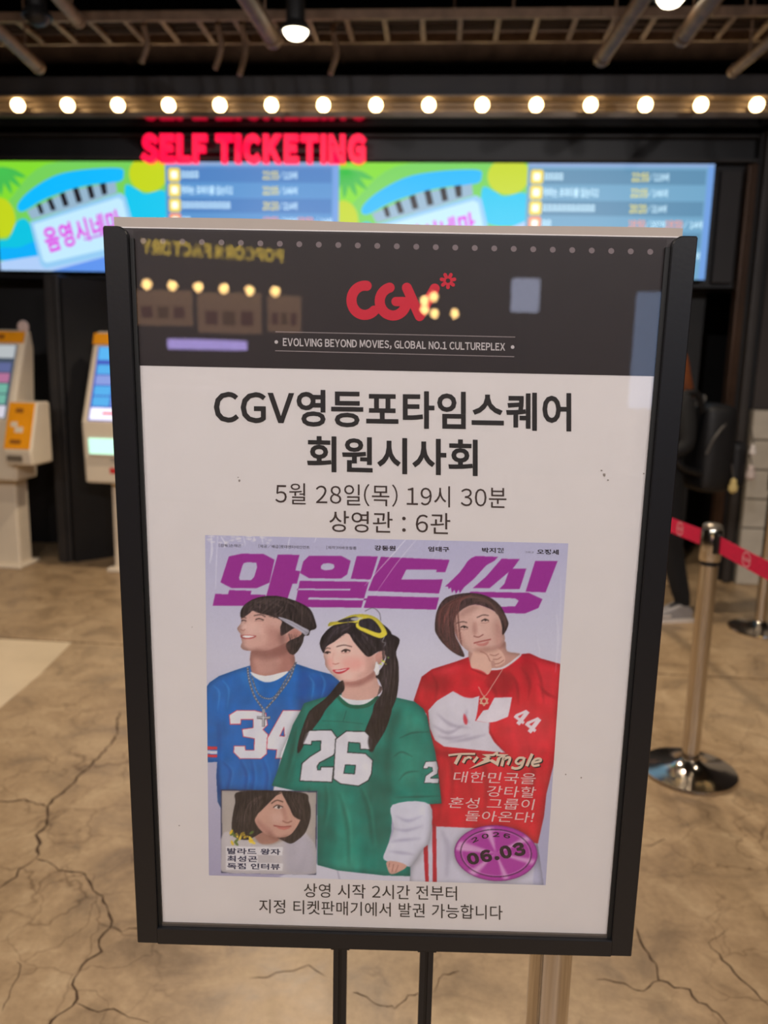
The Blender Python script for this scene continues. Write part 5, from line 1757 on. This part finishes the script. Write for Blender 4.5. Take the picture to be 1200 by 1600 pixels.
# ---- inset picture, lower left
NV = (46, 52, 84)
fill(pts_(Cc, [138, 533, 743, 545, 736, 1068, 143, 1056]), NV, .4, 1, False, 4)
fill(pts_(Cc, [145, 541, 736, 552, 729, 1060, 150, 1048]), (170, 158, 152), .4, 1, False, 4)
fill(pts_(Cc, [150, 820, 230, 810, 350, 860, 470, 880, 640, 800, 690, 830, 734, 900, 729, 1060, 150, 1048]), (188, 178, 180), 1, 1, True, clip=4)
fill(pts_(Cc, [560, 820, 680, 820, 725, 920, 720, 1050, 560, 1050, 540, 920]), (172, 164, 178), 5, .7, clip=4)
fill(pts_(Cc, [345, 780, 500, 830, 470, 870, 380, 868]), (166, 120, 106), .8, 1, True, clip=4)
fill(pts_(Cc, [265, 546, 640, 552, 690, 610, 702, 700, 670, 800, 620, 850, 575, 872, 520, 850, 420, 800, 350, 830, 300, 850, 226, 830, 208, 750, 230, 620]), (40, 34, 36), .7, 1, True, clip=4)
fill(pts_(Cc, [515, 550, 545, 600, 600, 680, 645, 690, 620, 760, 570, 820, 500, 835, 420, 812, 370, 765, 352, 710, 400, 660, 460, 600]), (196, 150, 134), .7, 1, True, clip=4)
fill(pts_(Cc, [360, 720, 420, 760, 480, 825, 420, 812, 372, 765]), SKd, 3, .6)
fill(pts_(Cc, [450, 690, 520, 680, 530, 730, 470, 740]), SKl, 5, .5)
fill(pts_(Cc, [525, 546, 620, 560, 690, 620, 660, 720, 600, 705, 570, 650, 545, 600]), (40, 34, 36), .7, 1, True, clip=4)
for q in ([300, 580, 270, 680, 260, 790], [370, 570, 320, 660, 300, 780], [430, 580, 380, 640, 350, 700], [600, 580, 640, 640, 660, 720]):
    line(pts_(Cc, q), [1, 4, 1], (76, 64, 62), 1.2, .6)
fill(pts_(Cc, [470, 646, 495, 634, 528, 645, 500, 656]), (216, 200, 194), .4)
fill(ell(*Cc(502, 645), 2.3, 2.2, 12), (40, 28, 28), .3)
line(pts_(Cc, [468, 647, 495, 632, 530, 645]), 1.4, (44, 30, 30), .4)
line(pts_(Cc, [590, 690, 610, 694, 628, 690]), 1.6, (44, 30, 30), .4)
line(pts_(Cc, [455, 622, 490, 602, 530, 612]), 2, (84, 60, 54), .7, .85)
line(pts_(Cc, [525, 730, 555, 742, 585, 732]), 2, (150, 98, 86), .7, .9)
line(pts_(Cc, [470, 760, 525, 768, 582, 764]), 2.0, (156, 78, 74), .5)
fill(pts_(Cc, [490, 768, 530, 772, 575, 772, 540, 786, 505, 780]), (190, 112, 102), .6, .9)
for k in range(16):
    x, y = 170 + 190 * random.random(), 800 + 85 * random.random()
    fill(ell(*Cc(x, y), 4.2, 2.0, 8, random.uniform(0, 3)), [(214, 176, 44), (88, 110, 50), (230, 196, 70)][k % 3], .5, .95)
for q in ([172, 890, 528, 894, 526, 946, 172, 942], [172, 944, 372, 946, 372, 990, 172, 988], [172, 990, 528, 996, 526, 1042, 172, 1038]):
    fill(pts_(Cc, q), (214, 206, 208), .4, .95, False)

# ---- round release badge
bc = Dc(700, 932)
fill(ell(bc[0], bc[1], 65, 43.5, 48, R(3)), (168, 50, 150), .5, 1, False, 5)
wed = [(-102, 9), (-160, 10), (-35, 8), (20, 8), (75, 6), (128, 9), (190, 6)]
for a, w in wed:
    for f, al in ((1.0, .35), (.5, .5)):
        P = [bc] + [(bc[0] + 63 * math.cos(R(a + w * f * s)), bc[1] + 42 * math.sin(R(a + w * f * s))) for s in (-1, -.5, 0, .5, 1)]
        fill(P, (226, 190, 214), 1.4, al, False, clip=5)
fill(ell(bc[0], bc[1], 65, 43.5, 48, R(3)), (120, 30, 110), .5, .8, False, None, [ell(bc[0], bc[1], 63.4, 42, 48, R(3))])
fill(ell(bc[0], bc[1], 56, 37.5, 48, R(3)), (50, 24, 48), .4, .95, False, None, [ell(bc[0], bc[1], 54.6, 36.2, 48, R(3))])
fill(ell(bc[0], bc[1], 53.5, 35.4, 48, R(3)), (206, 150, 196), .4, .7, False, None, [ell(bc[0], bc[1], 52.4, 34.4, 48, R(3))])

# ---- strands of hair
def strands(fn, starts, mids, ends, n_, c0, c1, w=(.5, 1.1), al=.7, clip=None):
    rr = random.Random(len(ends) * 7 + n_)
    def along(P, t):
        P = np.asarray(P, float)
        f_ = t * (len(P) - 1)
        i = min(int(f_), len(P) - 2)
        return P[i] + (P[i + 1] - P[i]) * (f_ - i)
    for k in range(n_):
        t = rr.random()
        a, b, c = along(starts, t), along(mids, min(max(t + rr.uniform(-.04, .04), 0), 1)), along(ends, min(max(t + rr.uniform(-.05, .05), 0), 1))
        m_ = rr.random()
        col = [x + (y - x) * m_ for x, y in zip(c0, c1)]
        line([fn(*a), fn(*b), fn(*c)], [.3, rr.uniform(*w), .3], col, .3, al, clip=clip)


strands(Ac, [(420, 415), (560, 425)], [(300, 450), (420, 455), (540, 500)], [(266, 528), (330, 500), (400, 522), (470, 545)], 46, (30, 24, 24), (98, 82, 78), clip=1)
strands(Ac, [(480, 408), (600, 435)], [(600, 450), (690, 510)], [(600, 560), (690, 600), (728, 600)], 40, (30, 24, 24), (92, 76, 72), clip=1)
strands(Ac, [(560, 640), (650, 650)], [(570, 690), (640, 700)], [(555, 735), (600, 765)], 18, (28, 22, 22), (80, 66, 64), clip=1)
strands(Ac, [(930, 575), (1000, 570)], [(830, 610), (900, 630)], [(768, 735), (800, 720), (925, 645)], 40, (24, 20, 24), (84, 72, 78), clip=3)
strands(Ac, [(960, 640), (1060, 640)], [(1010, 710), (1110, 700)], [(1055, 782), (1160, 745)], 34, (24, 20, 24), (80, 68, 74), clip=3)
strands(Bc, [(-20, 680), (80, 680)], [(-10, 880), (85, 880)], [(-60, 1100), (60, 1080)], 46, (24, 20, 24), (76, 64, 68), clip=3)
strands(Bc, [(470, 410), (560, 392)], [(340, 500), (470, 470)], [(335, 640), (420, 740), (495, 775)], 60, (48, 32, 32), (158, 96, 88), clip=2)
strands(Bc, [(540, 392), (640, 408)], [(640, 430), (720, 480)], [(700, 510), (770, 590)], 40, (48, 34, 34), (134, 98, 88), clip=2)
strands(Cc, [(400, 555), (520, 555)], [(260, 640), (420, 610)], [(225, 820), (300, 840), (360, 700)], 50, (28, 22, 24), (88, 74, 70), clip=4)
strands(Cc, [(540, 556), (640, 560)], [(570, 620), (690, 640)], [(610, 705), (690, 740), (600, 850)], 36, (28, 22, 24), (84, 70, 68), clip=4)
# a little more modelling of the faces
for fn, q, c, f_, al, cl in (
        (Ac, [350, 735, 440, 745, 545, 705, 560, 760, 450, 800, 350, 785], (120, 76, 70), 4, .55, 1), (Ac, [270, 700, 300, 735, 400, 745, 300, 748], (140, 92, 86), 2, .5, 1),
        (Ac, [262, 575, 285, 572, 300, 600, 276, 612], (228, 190, 178), 2, .6, 1), (Ac, [500, 640, 540, 650, 545, 700, 510, 715], (130, 86, 80), 4, .55, 1),
        (Ac, [905, 935, 1000, 935, 1090, 885, 1100, 905, 1010, 965, 915, 970], (150, 96, 90), 3, .5, 3), (Ac, [780, 790, 795, 800, 800, 850, 790, 830], (190, 130, 122), 2, .5, 3),
        (Bc, [560, 740, 620, 725, 700, 720, 745, 690, 752, 720, 700, 745, 600, 760], (140, 92, 84), 3, .5, 2), (Bc, [470, 510, 530, 470, 600, 470, 560, 500, 480, 540], (150, 108, 100), 4, .45, 2),
        (Bc, [555, 575, 575, 570, 585, 620, 570, 650, 555, 640], (176, 124, 114), 2, .55, 2), 
        (Cc, [430, 800, 500, 832, 570, 818, 540, 845, 460, 845], (130, 86, 76), 3, .55, 4), (Cc, [520, 650, 545, 660, 555, 720, 535, 730], (160, 110, 98), 2, .5, 4)):
    fill(pts_(fn, q), c, f_, al, clip=cl)
line(pts_(Bc, [470, 610, 500, 616, 528, 610]), 1, (150, 104, 96), .5, .7)
line(pts_(Bc, [606, 572, 632, 574, 658, 566]), 1, (150, 104, 96), .5, .7)
line(pts_(Ac, [350, 563, 380, 560, 405, 564]), 1, (150, 104, 96), .5, .7)
line(pts_(Ac, [892, 760, 920, 762, 948, 756]), 1, (168, 112, 104), .5, .7)

# ---- cloth grain, soft edge shading and hair grain of the photographs in print
def smooth_noise(rx, ry):
    n_ = np.random.normal(0, 1, canvas.shape[:2]).astype(np.float32)
    for _ in range(2):
        n_ = blur1(n_, rx, 1)
        n_ = blur1(n_, ry, 0)
    return n_ / (n_.std() + 1e-6)


def blur1(a, r, ax):
    k = 2 * r + 1
    p = np.pad(a, [(r + 1, r) if i == ax else (0, 0) for i in (0, 1)], mode='edge')
    c = np.cumsum(p, axis=ax, dtype=np.float64)
    return ((np.take(c, range(k, c.shape[ax]), ax) - np.take(c, range(0, c.shape[ax] - k), ax)) / k).astype(np.float32)


lum = canvas.mean(2)
folds = smooth_noise(7, 22) * 0.6 + smooth_noise(16, 10) * 0.5
grain = smooth_noise(1, 9)
for k_ in (1, 2, 3, 4):
    mk = (idmap == k_).astype(np.float32)
    soft = blur(blur(mk, 14), 8)
    dark = np.clip(1 - 0.42 * np.clip(1 - soft, 0, 1) * (1 if k_ != 4 else 0.3), 0.5, 1)
    sat = canvas.max(2) - canvas.min(2)
    cloth = np.clip((sat - 0.12) * 4, 0, 1) * (lum < 0.62)
    hairm = (lum < 0.24) & (sat < 0.12)
    mod = dark * (1 + 0.042 * folds * (0.35 + 0.65 * cloth)) * (1 + 0.16 * grain * hairm)
    canvas[:] = np.where(mk[..., None] > 0, canvas * mod[..., None], canvas)

# ---- creases of the clear wrap, their glints painted as pale strokes and dabs
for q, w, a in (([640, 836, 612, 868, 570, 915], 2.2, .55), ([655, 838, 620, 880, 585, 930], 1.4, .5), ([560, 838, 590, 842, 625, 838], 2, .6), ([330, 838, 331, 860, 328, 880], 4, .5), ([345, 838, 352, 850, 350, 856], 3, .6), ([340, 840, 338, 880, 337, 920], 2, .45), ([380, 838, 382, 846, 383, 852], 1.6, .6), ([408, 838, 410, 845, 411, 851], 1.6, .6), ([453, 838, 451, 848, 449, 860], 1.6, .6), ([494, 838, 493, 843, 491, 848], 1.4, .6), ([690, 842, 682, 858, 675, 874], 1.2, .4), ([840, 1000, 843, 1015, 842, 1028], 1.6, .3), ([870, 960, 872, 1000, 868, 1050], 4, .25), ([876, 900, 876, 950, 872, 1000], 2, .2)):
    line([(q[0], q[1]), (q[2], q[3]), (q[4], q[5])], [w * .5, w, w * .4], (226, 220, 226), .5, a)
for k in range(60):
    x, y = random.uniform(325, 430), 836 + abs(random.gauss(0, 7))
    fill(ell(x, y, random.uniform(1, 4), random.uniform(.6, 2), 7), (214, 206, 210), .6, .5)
canvas += np.random.normal(0, 0.012, canvas.shape[:2] + (1,)).astype(np.float32)
canvas = np.clip(canvas, 0.01, 1)

# ---- lay the picture on the sheet as a fine vertex-coloured mesh, one mesh per printed region
PIC_GAIN = np.array([1.25, 1.34, 1.37])
GW, GH = 540, 516
Q4 = [(320.5, 836), (888, 849), (852.5, 1383), (326.5, 1367.5)]
s_, t_ = np.meshgrid(np.linspace(0, 1, GW + 1), np.linspace(0, 1, GH + 1))
UVQ = [np.array(uv(*p)) for p in Q4]
UQ = ((1 - s_) * (1 - t_))[..., None] * UVQ[0] + (s_ * (1 - t_))[..., None] * UVQ[1] + (s_ * t_)[..., None] * UVQ[2] + ((1 - s_) * t_)[..., None] * UVQ[3]
PT = SC + UQ[..., :1] * EX + UQ[..., 1:] * UP + NR * (-PRINT + 0.0002)
rel = (PT - CAM) @ CM.T
PXs, PYs = 600 + F_PX * rel[..., 0] / rel[..., 2], 800 + F_PX * rel[..., 1] / rel[..., 2]
cx_ = np.clip((PXs - OX) * SSC - 0.5, 0, canvas.shape[1] - 2)
cy_ = np.clip((PYs - OY) * SSC - 0.5, 0, canvas.shape[0] - 2)
ix, iy = cx_.astype(int), cy_.astype(int)
fx_, fy_ = (cx_ - ix)[..., None], (cy_ - iy)[..., None]
colr = canvas[iy, ix] * (1 - fx_) * (1 - fy_) + canvas[iy, ix + 1] * fx_ * (1 - fy_) + canvas[iy + 1, ix] * (1 - fx_) * fy_ + canvas[iy + 1, ix + 1] * fx_ * fy_
colr = np.clip(lin(colr * 255) * PIC_GAIN, 0, 0.95)
fid = idmap[iy, ix][:-1, :-1]
m_pic = bpy.data.materials.new('printed_picture')
m_pic.use_nodes = True
at_ = m_pic.node_tree.nodes.new('ShaderNodeAttribute')
at_.attribute_name = 'print'
m_pic.node_tree.links.new(at_.outputs['Color'], m_pic.node_tree.nodes['Principled BSDF'].inputs['Base Color'])
m_pic.node_tree.nodes['Principled BSDF'].inputs['Roughness'].default_value = 0.55


def picture_mesh(name, mask, parent):
    vid = np.arange((GW + 1) * (GH + 1)).reshape(GH + 1, GW + 1)
    f = np.stack([vid[1:, :-1], vid[1:, 1:], vid[:-1, 1:], vid[:-1, :-1]], -1)[mask]
    used, inv = np.unique(f, return_inverse=True)
    f = inv.reshape(-1, 4)
    me = bpy.data.meshes.new(name)
    co = (PT.reshape(-1, 3)[used] - soff_).astype(np.float32)
    me.vertices.add(len(co))
    me.vertices.foreach_set('co', co.ravel())
    me.loops.add(f.size)
    me.loops.foreach_set('vertex_index', f.ravel().astype(np.int32))
    me.polygons.add(len(f))
    me.polygons.foreach_set('loop_start', np.arange(0, f.size, 4, dtype=np.int32))
    me.polygons.foreach_set('loop_total', np.full(len(f), 4, np.int32))
    me.update(calc_edges=True)
    ca = me.color_attributes.new('print', 'FLOAT_COLOR', 'POINT')
    rgba = np.ones((len(co), 4), np.float32)
    rgba[:, :3] = colr.reshape(-1, 3)[used]
    ca.data.foreach_set('color', rgba.ravel())
    me.materials.append(m_pic)
    o = bpy.data.objects.new(name, me)
    COL.objects.link(o)
    o.parent = parent
    return o


pic = picture_mesh('film_picture', fid == 0, sheet)
pic['label'] = 'lavender film picture with purple title'
for k, nm, lb in ((1, 'printed_figure', 'printed figure in blue jersey 34'), (2, 'printed_figure', 'printed figure in red jersey 44'), (3, 'printed_figure', 'printed figure in green jersey 26'), (4, 'inset_photo', 'inset photo of a long-haired singer'), (5, 'release_badge', 'round purple release badge')):
    if (fid == k).any():
        picture_mesh(nm, fid == k, pic)['label'] = lb

# ---- small lettering on the picture
def plet(body, quad, m, bold=0.0, shear=0.0, sp=1.0):
    return lettering('lettering', body, quad, 0.0004, m, bold, shear, pic, soff_, None, sp)
M_CRED = mat('credit_ink', (52, 44, 54), rough=0.6)
M_ROSE = mat('rose_white_print', (236, 206, 206), rough=0.6)
M_NAVY = mat('navy_print', (52, 56, 88), rough=0.6)
for body, x0, x1, y0, h in (('[감독]손재곤', 342, 377, 849.5, 5), ('[제공/배급]롯데엔터테인먼트', 404, 484, 850.8, 5.2), ('[제작]어바웃필름', 510, 557, 852.8, 5.2)):
    plet(body, [(x0, y0), (x1, y0 + (x1 - x0) * .023), (x1, y0 + h + (x1 - x0) * .023), (x0, y0 + h)], M_CRED)
for body, x0, x1, y0, h in (('강동원', 585, 618, 852, 8), ('엄태구', 669, 702, 853.8, 8), ('박지현', 753, 787, 855.5, 8), ('오정세', 839, 873, 858, 8)):
    plet(body, [(x0, y0), (x1, y0 + .8), (x1, y0 + h + .8), (x0, y0 + h)], M_CRED, 0.03)
plet('그리고', [(820, 861), (834, 861.4), (834, 864.6), (820, 864.2)], M_CRED)
def T8(x, y): return (690 + x / 7.0588, 1160 + y / 7.0588)
def skewq(x0, y0, x1, y1, dy, sk): return [T8(x0 + sk, y0), T8(x1, y0 + dy), T8(x1 - sk, y1 + dy), T8(x0, y1)]
plet('대한민국을', skewq(122, 318, 1050, 440, 22, 26), M_ROSE, 0.0)
plet('강타할', skewq(490, 475, 1050, 596, 16, 26), M_ROSE, 0.0)
plet('혼성 그룹이', skewq(68, 602, 1032, 722, 24, 26), M_ROSE, 0.0)
plet('돌아온다!', skewq(248, 750, 1028, 866, 20, 26), M_ROSE, 0.0)
plet('발라드 왕자', [Cc(180, 899), Cc(512, 906), Cc(512, 944), Cc(180, 938)], M_NAVY, 0.03)
plet('최성곤', [Cc(180, 947), Cc(368, 950), Cc(368, 988), Cc(180, 985)], M_NAVY, 0.03)
plet('독점 인터뷰', [Cc(180, 993), Cc(510, 999), Cc(510, 1037), Cc(180, 1031)], M_NAVY, 0.03)
# band name with a star
M_CREAM = mat('cream_print', (232, 212, 190), rough=0.5)
M_SHADE = mat('dark_print', (44, 30, 34), rough=0.6)
def strokes(lst, m, dx=0, dy=0, d=0.0004):
    mb = MB()
    for w, q in lst:
        P = [T8(q[i] + dx, q[i + 1] + dy) for i in range(0, len(q), 2)]
        stroke(mb, smooth_open(P, 4) if len(P) > 2 else P, w, d, False)
    mb.build('lettering', m, pic, soff_)
tri = [(3.0, [75, 142, 200, 128, 370, 126]), (5.0, [205, 135, 150, 238]), (4.2, [268, 165, 235, 225]), (3.6, [262, 180, 300, 163, 330, 176]), (4.2, [398, 160, 350, 218]),
       (4.4, [690, 150, 662, 262]), (4.0, [680, 190, 730, 165, 755, 178, 728, 248]), (3.6, [908, 170, 850, 172, 818, 215, 850, 238, 890, 215]), (4.0, [915, 165, 880, 262, 820, 288, 770, 276]), (4.6, [1000, 125, 938, 262]),
       (3.6, [1010, 225, 1090, 205, 1085, 180, 1035, 185, 1000, 225, 1015, 258, 1080, 248])]
strokes(tri, M_SHADE, 14, 12, 0.0004)
strokes(tri, M_CREAM, 0, 0, 0.0006)
star = [(445, 132), (565, 128), (625, 92), (622, 128), (740, 132), (650, 172), (622, 262), (535, 210), (300, 292), (470, 192), (440, 178), (500, 160)]
def star_ring(dx, dy, d, m):
    c = np.array([585, 168])
    O = [np.array(p) + (dx, dy) for p in star]
    I = [c + (dx, dy) + (np.array(p) - c) * (0.45 if p != (300, 292) else 0.2) for p in star]
    n = len(O)
    MB().add([S(*T8(*p), d) for p in O + I], [(k, (k + 1) % n, (k + 1) % n + n, k + n) for k in range(n)]).build('star_print', m, pic, soff_)
star_ring(14, 12, 0.00045, M_SHADE)
star_ring(0, 0, 0.00065, M_CREAM)
# badge lettering
M_BADGE = mat('badge_ink', (40, 20, 40), rough=0.5)
plet('06.03', [Dc(508, 938), Dc(868, 858), Dc(892, 944), Dc(532, 1010)], M_BADGE, 0.065, 0, 0.2)
for ch_, (x, y), a in zip('2026', [(567, 848), (632, 826), (700, 816), (768, 824)], (-24, -12, 0, 10)):
    w, h = 22, 15
    ca, sa = math.cos(R(a)), math.sin(R(a))
    plet(ch_, [Dc(x + u_ * ca - v_ * sa, y + u_ * sa + v_ * ca) for u_, v_ in ((-w, -h), (w, -h), (w, h), (-w, h))], M_BADGE, 0.035)

# ================================================================== popcorn counter behind the viewer (seen as reflections in the cover)
def refl(px, py, Y):
    h = S(px, py, 0.003)
    r = ray(px, py)
    r = r - 2 * (r @ NR) * NR
    return h + r * ((Y - h[1]) / r[1])


YB = -6.9
ps = thing('popcorn_sign', 'yellow lit POPCORN FACTORY letters above the snack counter', 'sign', refl(330, 400, YB))
V, Fc = text_mesh('POPCORN FACTORY', bold=0.03, extrude=0.04)
P = quad_map(V, [refl(442, 390, YB), refl(222, 374, YB), refl(222, 396, YB), refl(442, 410, YB)])
P[:, 1] += V[:, 2] * 0.3
MB().add(P, Fc).build('letters', glow('yellow_letters', (232, 196, 60), 8.0), ps, np.array(ps.location))
MB().box((P[:, 0].min(), YB - 0.05, P[:, 2].mean() - .015), (P[:, 0].max(), YB - 0.02, P[:, 2].mean() + .015)).build('mounting_rail', M_LAMPBODY, ps, np.array(ps.location))
bulbs_px = [(229, 444), (269, 446), (310, 448), (350, 451), (390, 454), (430, 456)]
M_WARM = glow('counter_bulb_glass', (255, 206, 130), 26.0)
for i, (x, y) in enumerate(bulbs_px):
    q = refl(x, y, YB + 0.4)
    t = thing('counter_bulb', 'warm round bulb over the snack counter menu boards, %s in the row' % ['first', 'second', 'third', 'fourth', 'fifth', 'sixth'][i], 'light bulb', q, 0, 'bulbs over the snack counter')
    MB().lathe([(0.01, -0.05), (0.042, -0.02), (0.048, 0.0), (0.04, 0.025), (0.018, 0.045)], n=14).build('globe', M_WARM, t, smooth=True)
    MB().tube([(0, 0, 0.04), (0, 0, 4.3 - q[2])], 0.008, n=6).build('cord', M_LAMPBODY, t)
for i, (x0, x1, y0, y1) in enumerate([(208, 300, 452, 510), (308, 408, 456, 522), (418, 470, 462, 520)]):
    a, b = refl(x1, y1, YB), refl(x0, y0, YB)
    t = thing('menu_board', 'lit cream menu board behind the snack counter, %s of three' % ['first', 'second', 'third'][i], 'menu board', ((a[0] + b[0]) / 2, YB, a[2]), 0, 'menu boards')
    MB().box((a[0], YB - 0.06, a[2]), (b[0], YB, b[2]), bev=0.006).build('panel', glow('menu_glow', (226, 172, 130), 1.7), t, np.array(t.location))
    w, h = b[0] - a[0], b[2] - a[2]
    for k in range(3):
        MB().box((a[0] + w * (.12 + .28 * k), YB, a[2] + h * .2), (a[0] + w * (.32 + .28 * k), YB + 0.006, a[2] + h * .55)).build('food_picture', glow('menu_food_%d' % (k % 2), [(190, 90, 60), (200, 130, 60)][k % 2], 0.8), t, np.array(t.location))
ct = thing('snack_counter', 'dark snack counter with a purple light strip behind the viewer', 'counter', (-2.6, -6.0, 0))
co_ = np.array(ct.location)
MB().box((-5.2, -6.3, 0), (0.4, -5.7, 1.02), bev=0.01).build('counter_body', M_SIDE, ct, co_)
MB().box((-5.25, -6.36, 1.02), (0.45, -5.62, 1.07), bev=0.008).build('worktop', M_FRAME, ct, co_)
a, b = refl(386, 548, -6.5), refl(262, 530, -6.5)
MB().box((a[0], -6.52, a[2]), (b[0], -6.48, b[2]), bev=0.008).build('light_strip', glow('purple_strip', (196, 176, 255), 9.0), ct, co_)
MB().box((a[0] + .2, -6.51, 1.07), (a[0] + .24, -6.49, a[2])).build('strip_post', M_FRAME, ct, co_)
# pendant cluster and two bright display cases on the other side
for i, (x, y) in enumerate([(664, 470), (678, 464), (664, 484), (679, 490), (711, 490)]):
    q = refl(x, y, -5.0 - 0.15 * i)
    t = thing('pendant_lamp', 'small warm pendant lamp behind the viewer, %s of the cluster' % ['highest left', 'highest right', 'lowest left', 'lowest middle', 'lowest right'][i], 'pendant lamp', q, 0, 'pendant lamps')
    MB().lathe([(0.008, -0.04), (0.032, -0.016), (0.038, 0.0), (0.03, 0.02), (0.012, 0.04)], n=14).build('globe', M_WARM, t, smooth=True)
    MB().tube([(0, 0, 0.04), (0, 0, 4.3 - q[2])], 0.006, n=6).build('cord', M_LAMPBODY, t)
for i, (x0, x1, y0, y1, Y) in enumerate([(802, 842, 434, 488, -6.0), (1000, 1075, 455, 640, -4.5)]):
    a, b = refl(x1, y1, Y), refl(x0, y0, Y)
    t = thing('info_display', ['small white information display behind the viewer', 'tall pale blue information display behind the viewer'][i], 'display', ((a[0] + b[0]) / 2, Y - 0.05, 0), 0)
    lo_ = np.array(t.location)
    MB().box((a[0], Y - 0.08, a[2]), (b[0], Y, b[2]), bev=0.02).build('panel', glow('info_glow_%d' % i, [(214, 222, 255), (176, 206, 255)][i], [4.0, 2.2][i]), t, lo_)
    MB().box(((a[0] + b[0]) / 2 - .04, Y - 0.07, 0.02), ((a[0] + b[0]) / 2 + .04, Y - 0.02, a[2] + 0.02)).build('post', M_FRAME, t, lo_)
    MB().box(((a[0] + b[0]) / 2 - .2, Y - 0.2, 0), ((a[0] + b[0]) / 2 + .2, Y + 0.1, 0.02)).build('foot', M_FRAME, t, lo_)
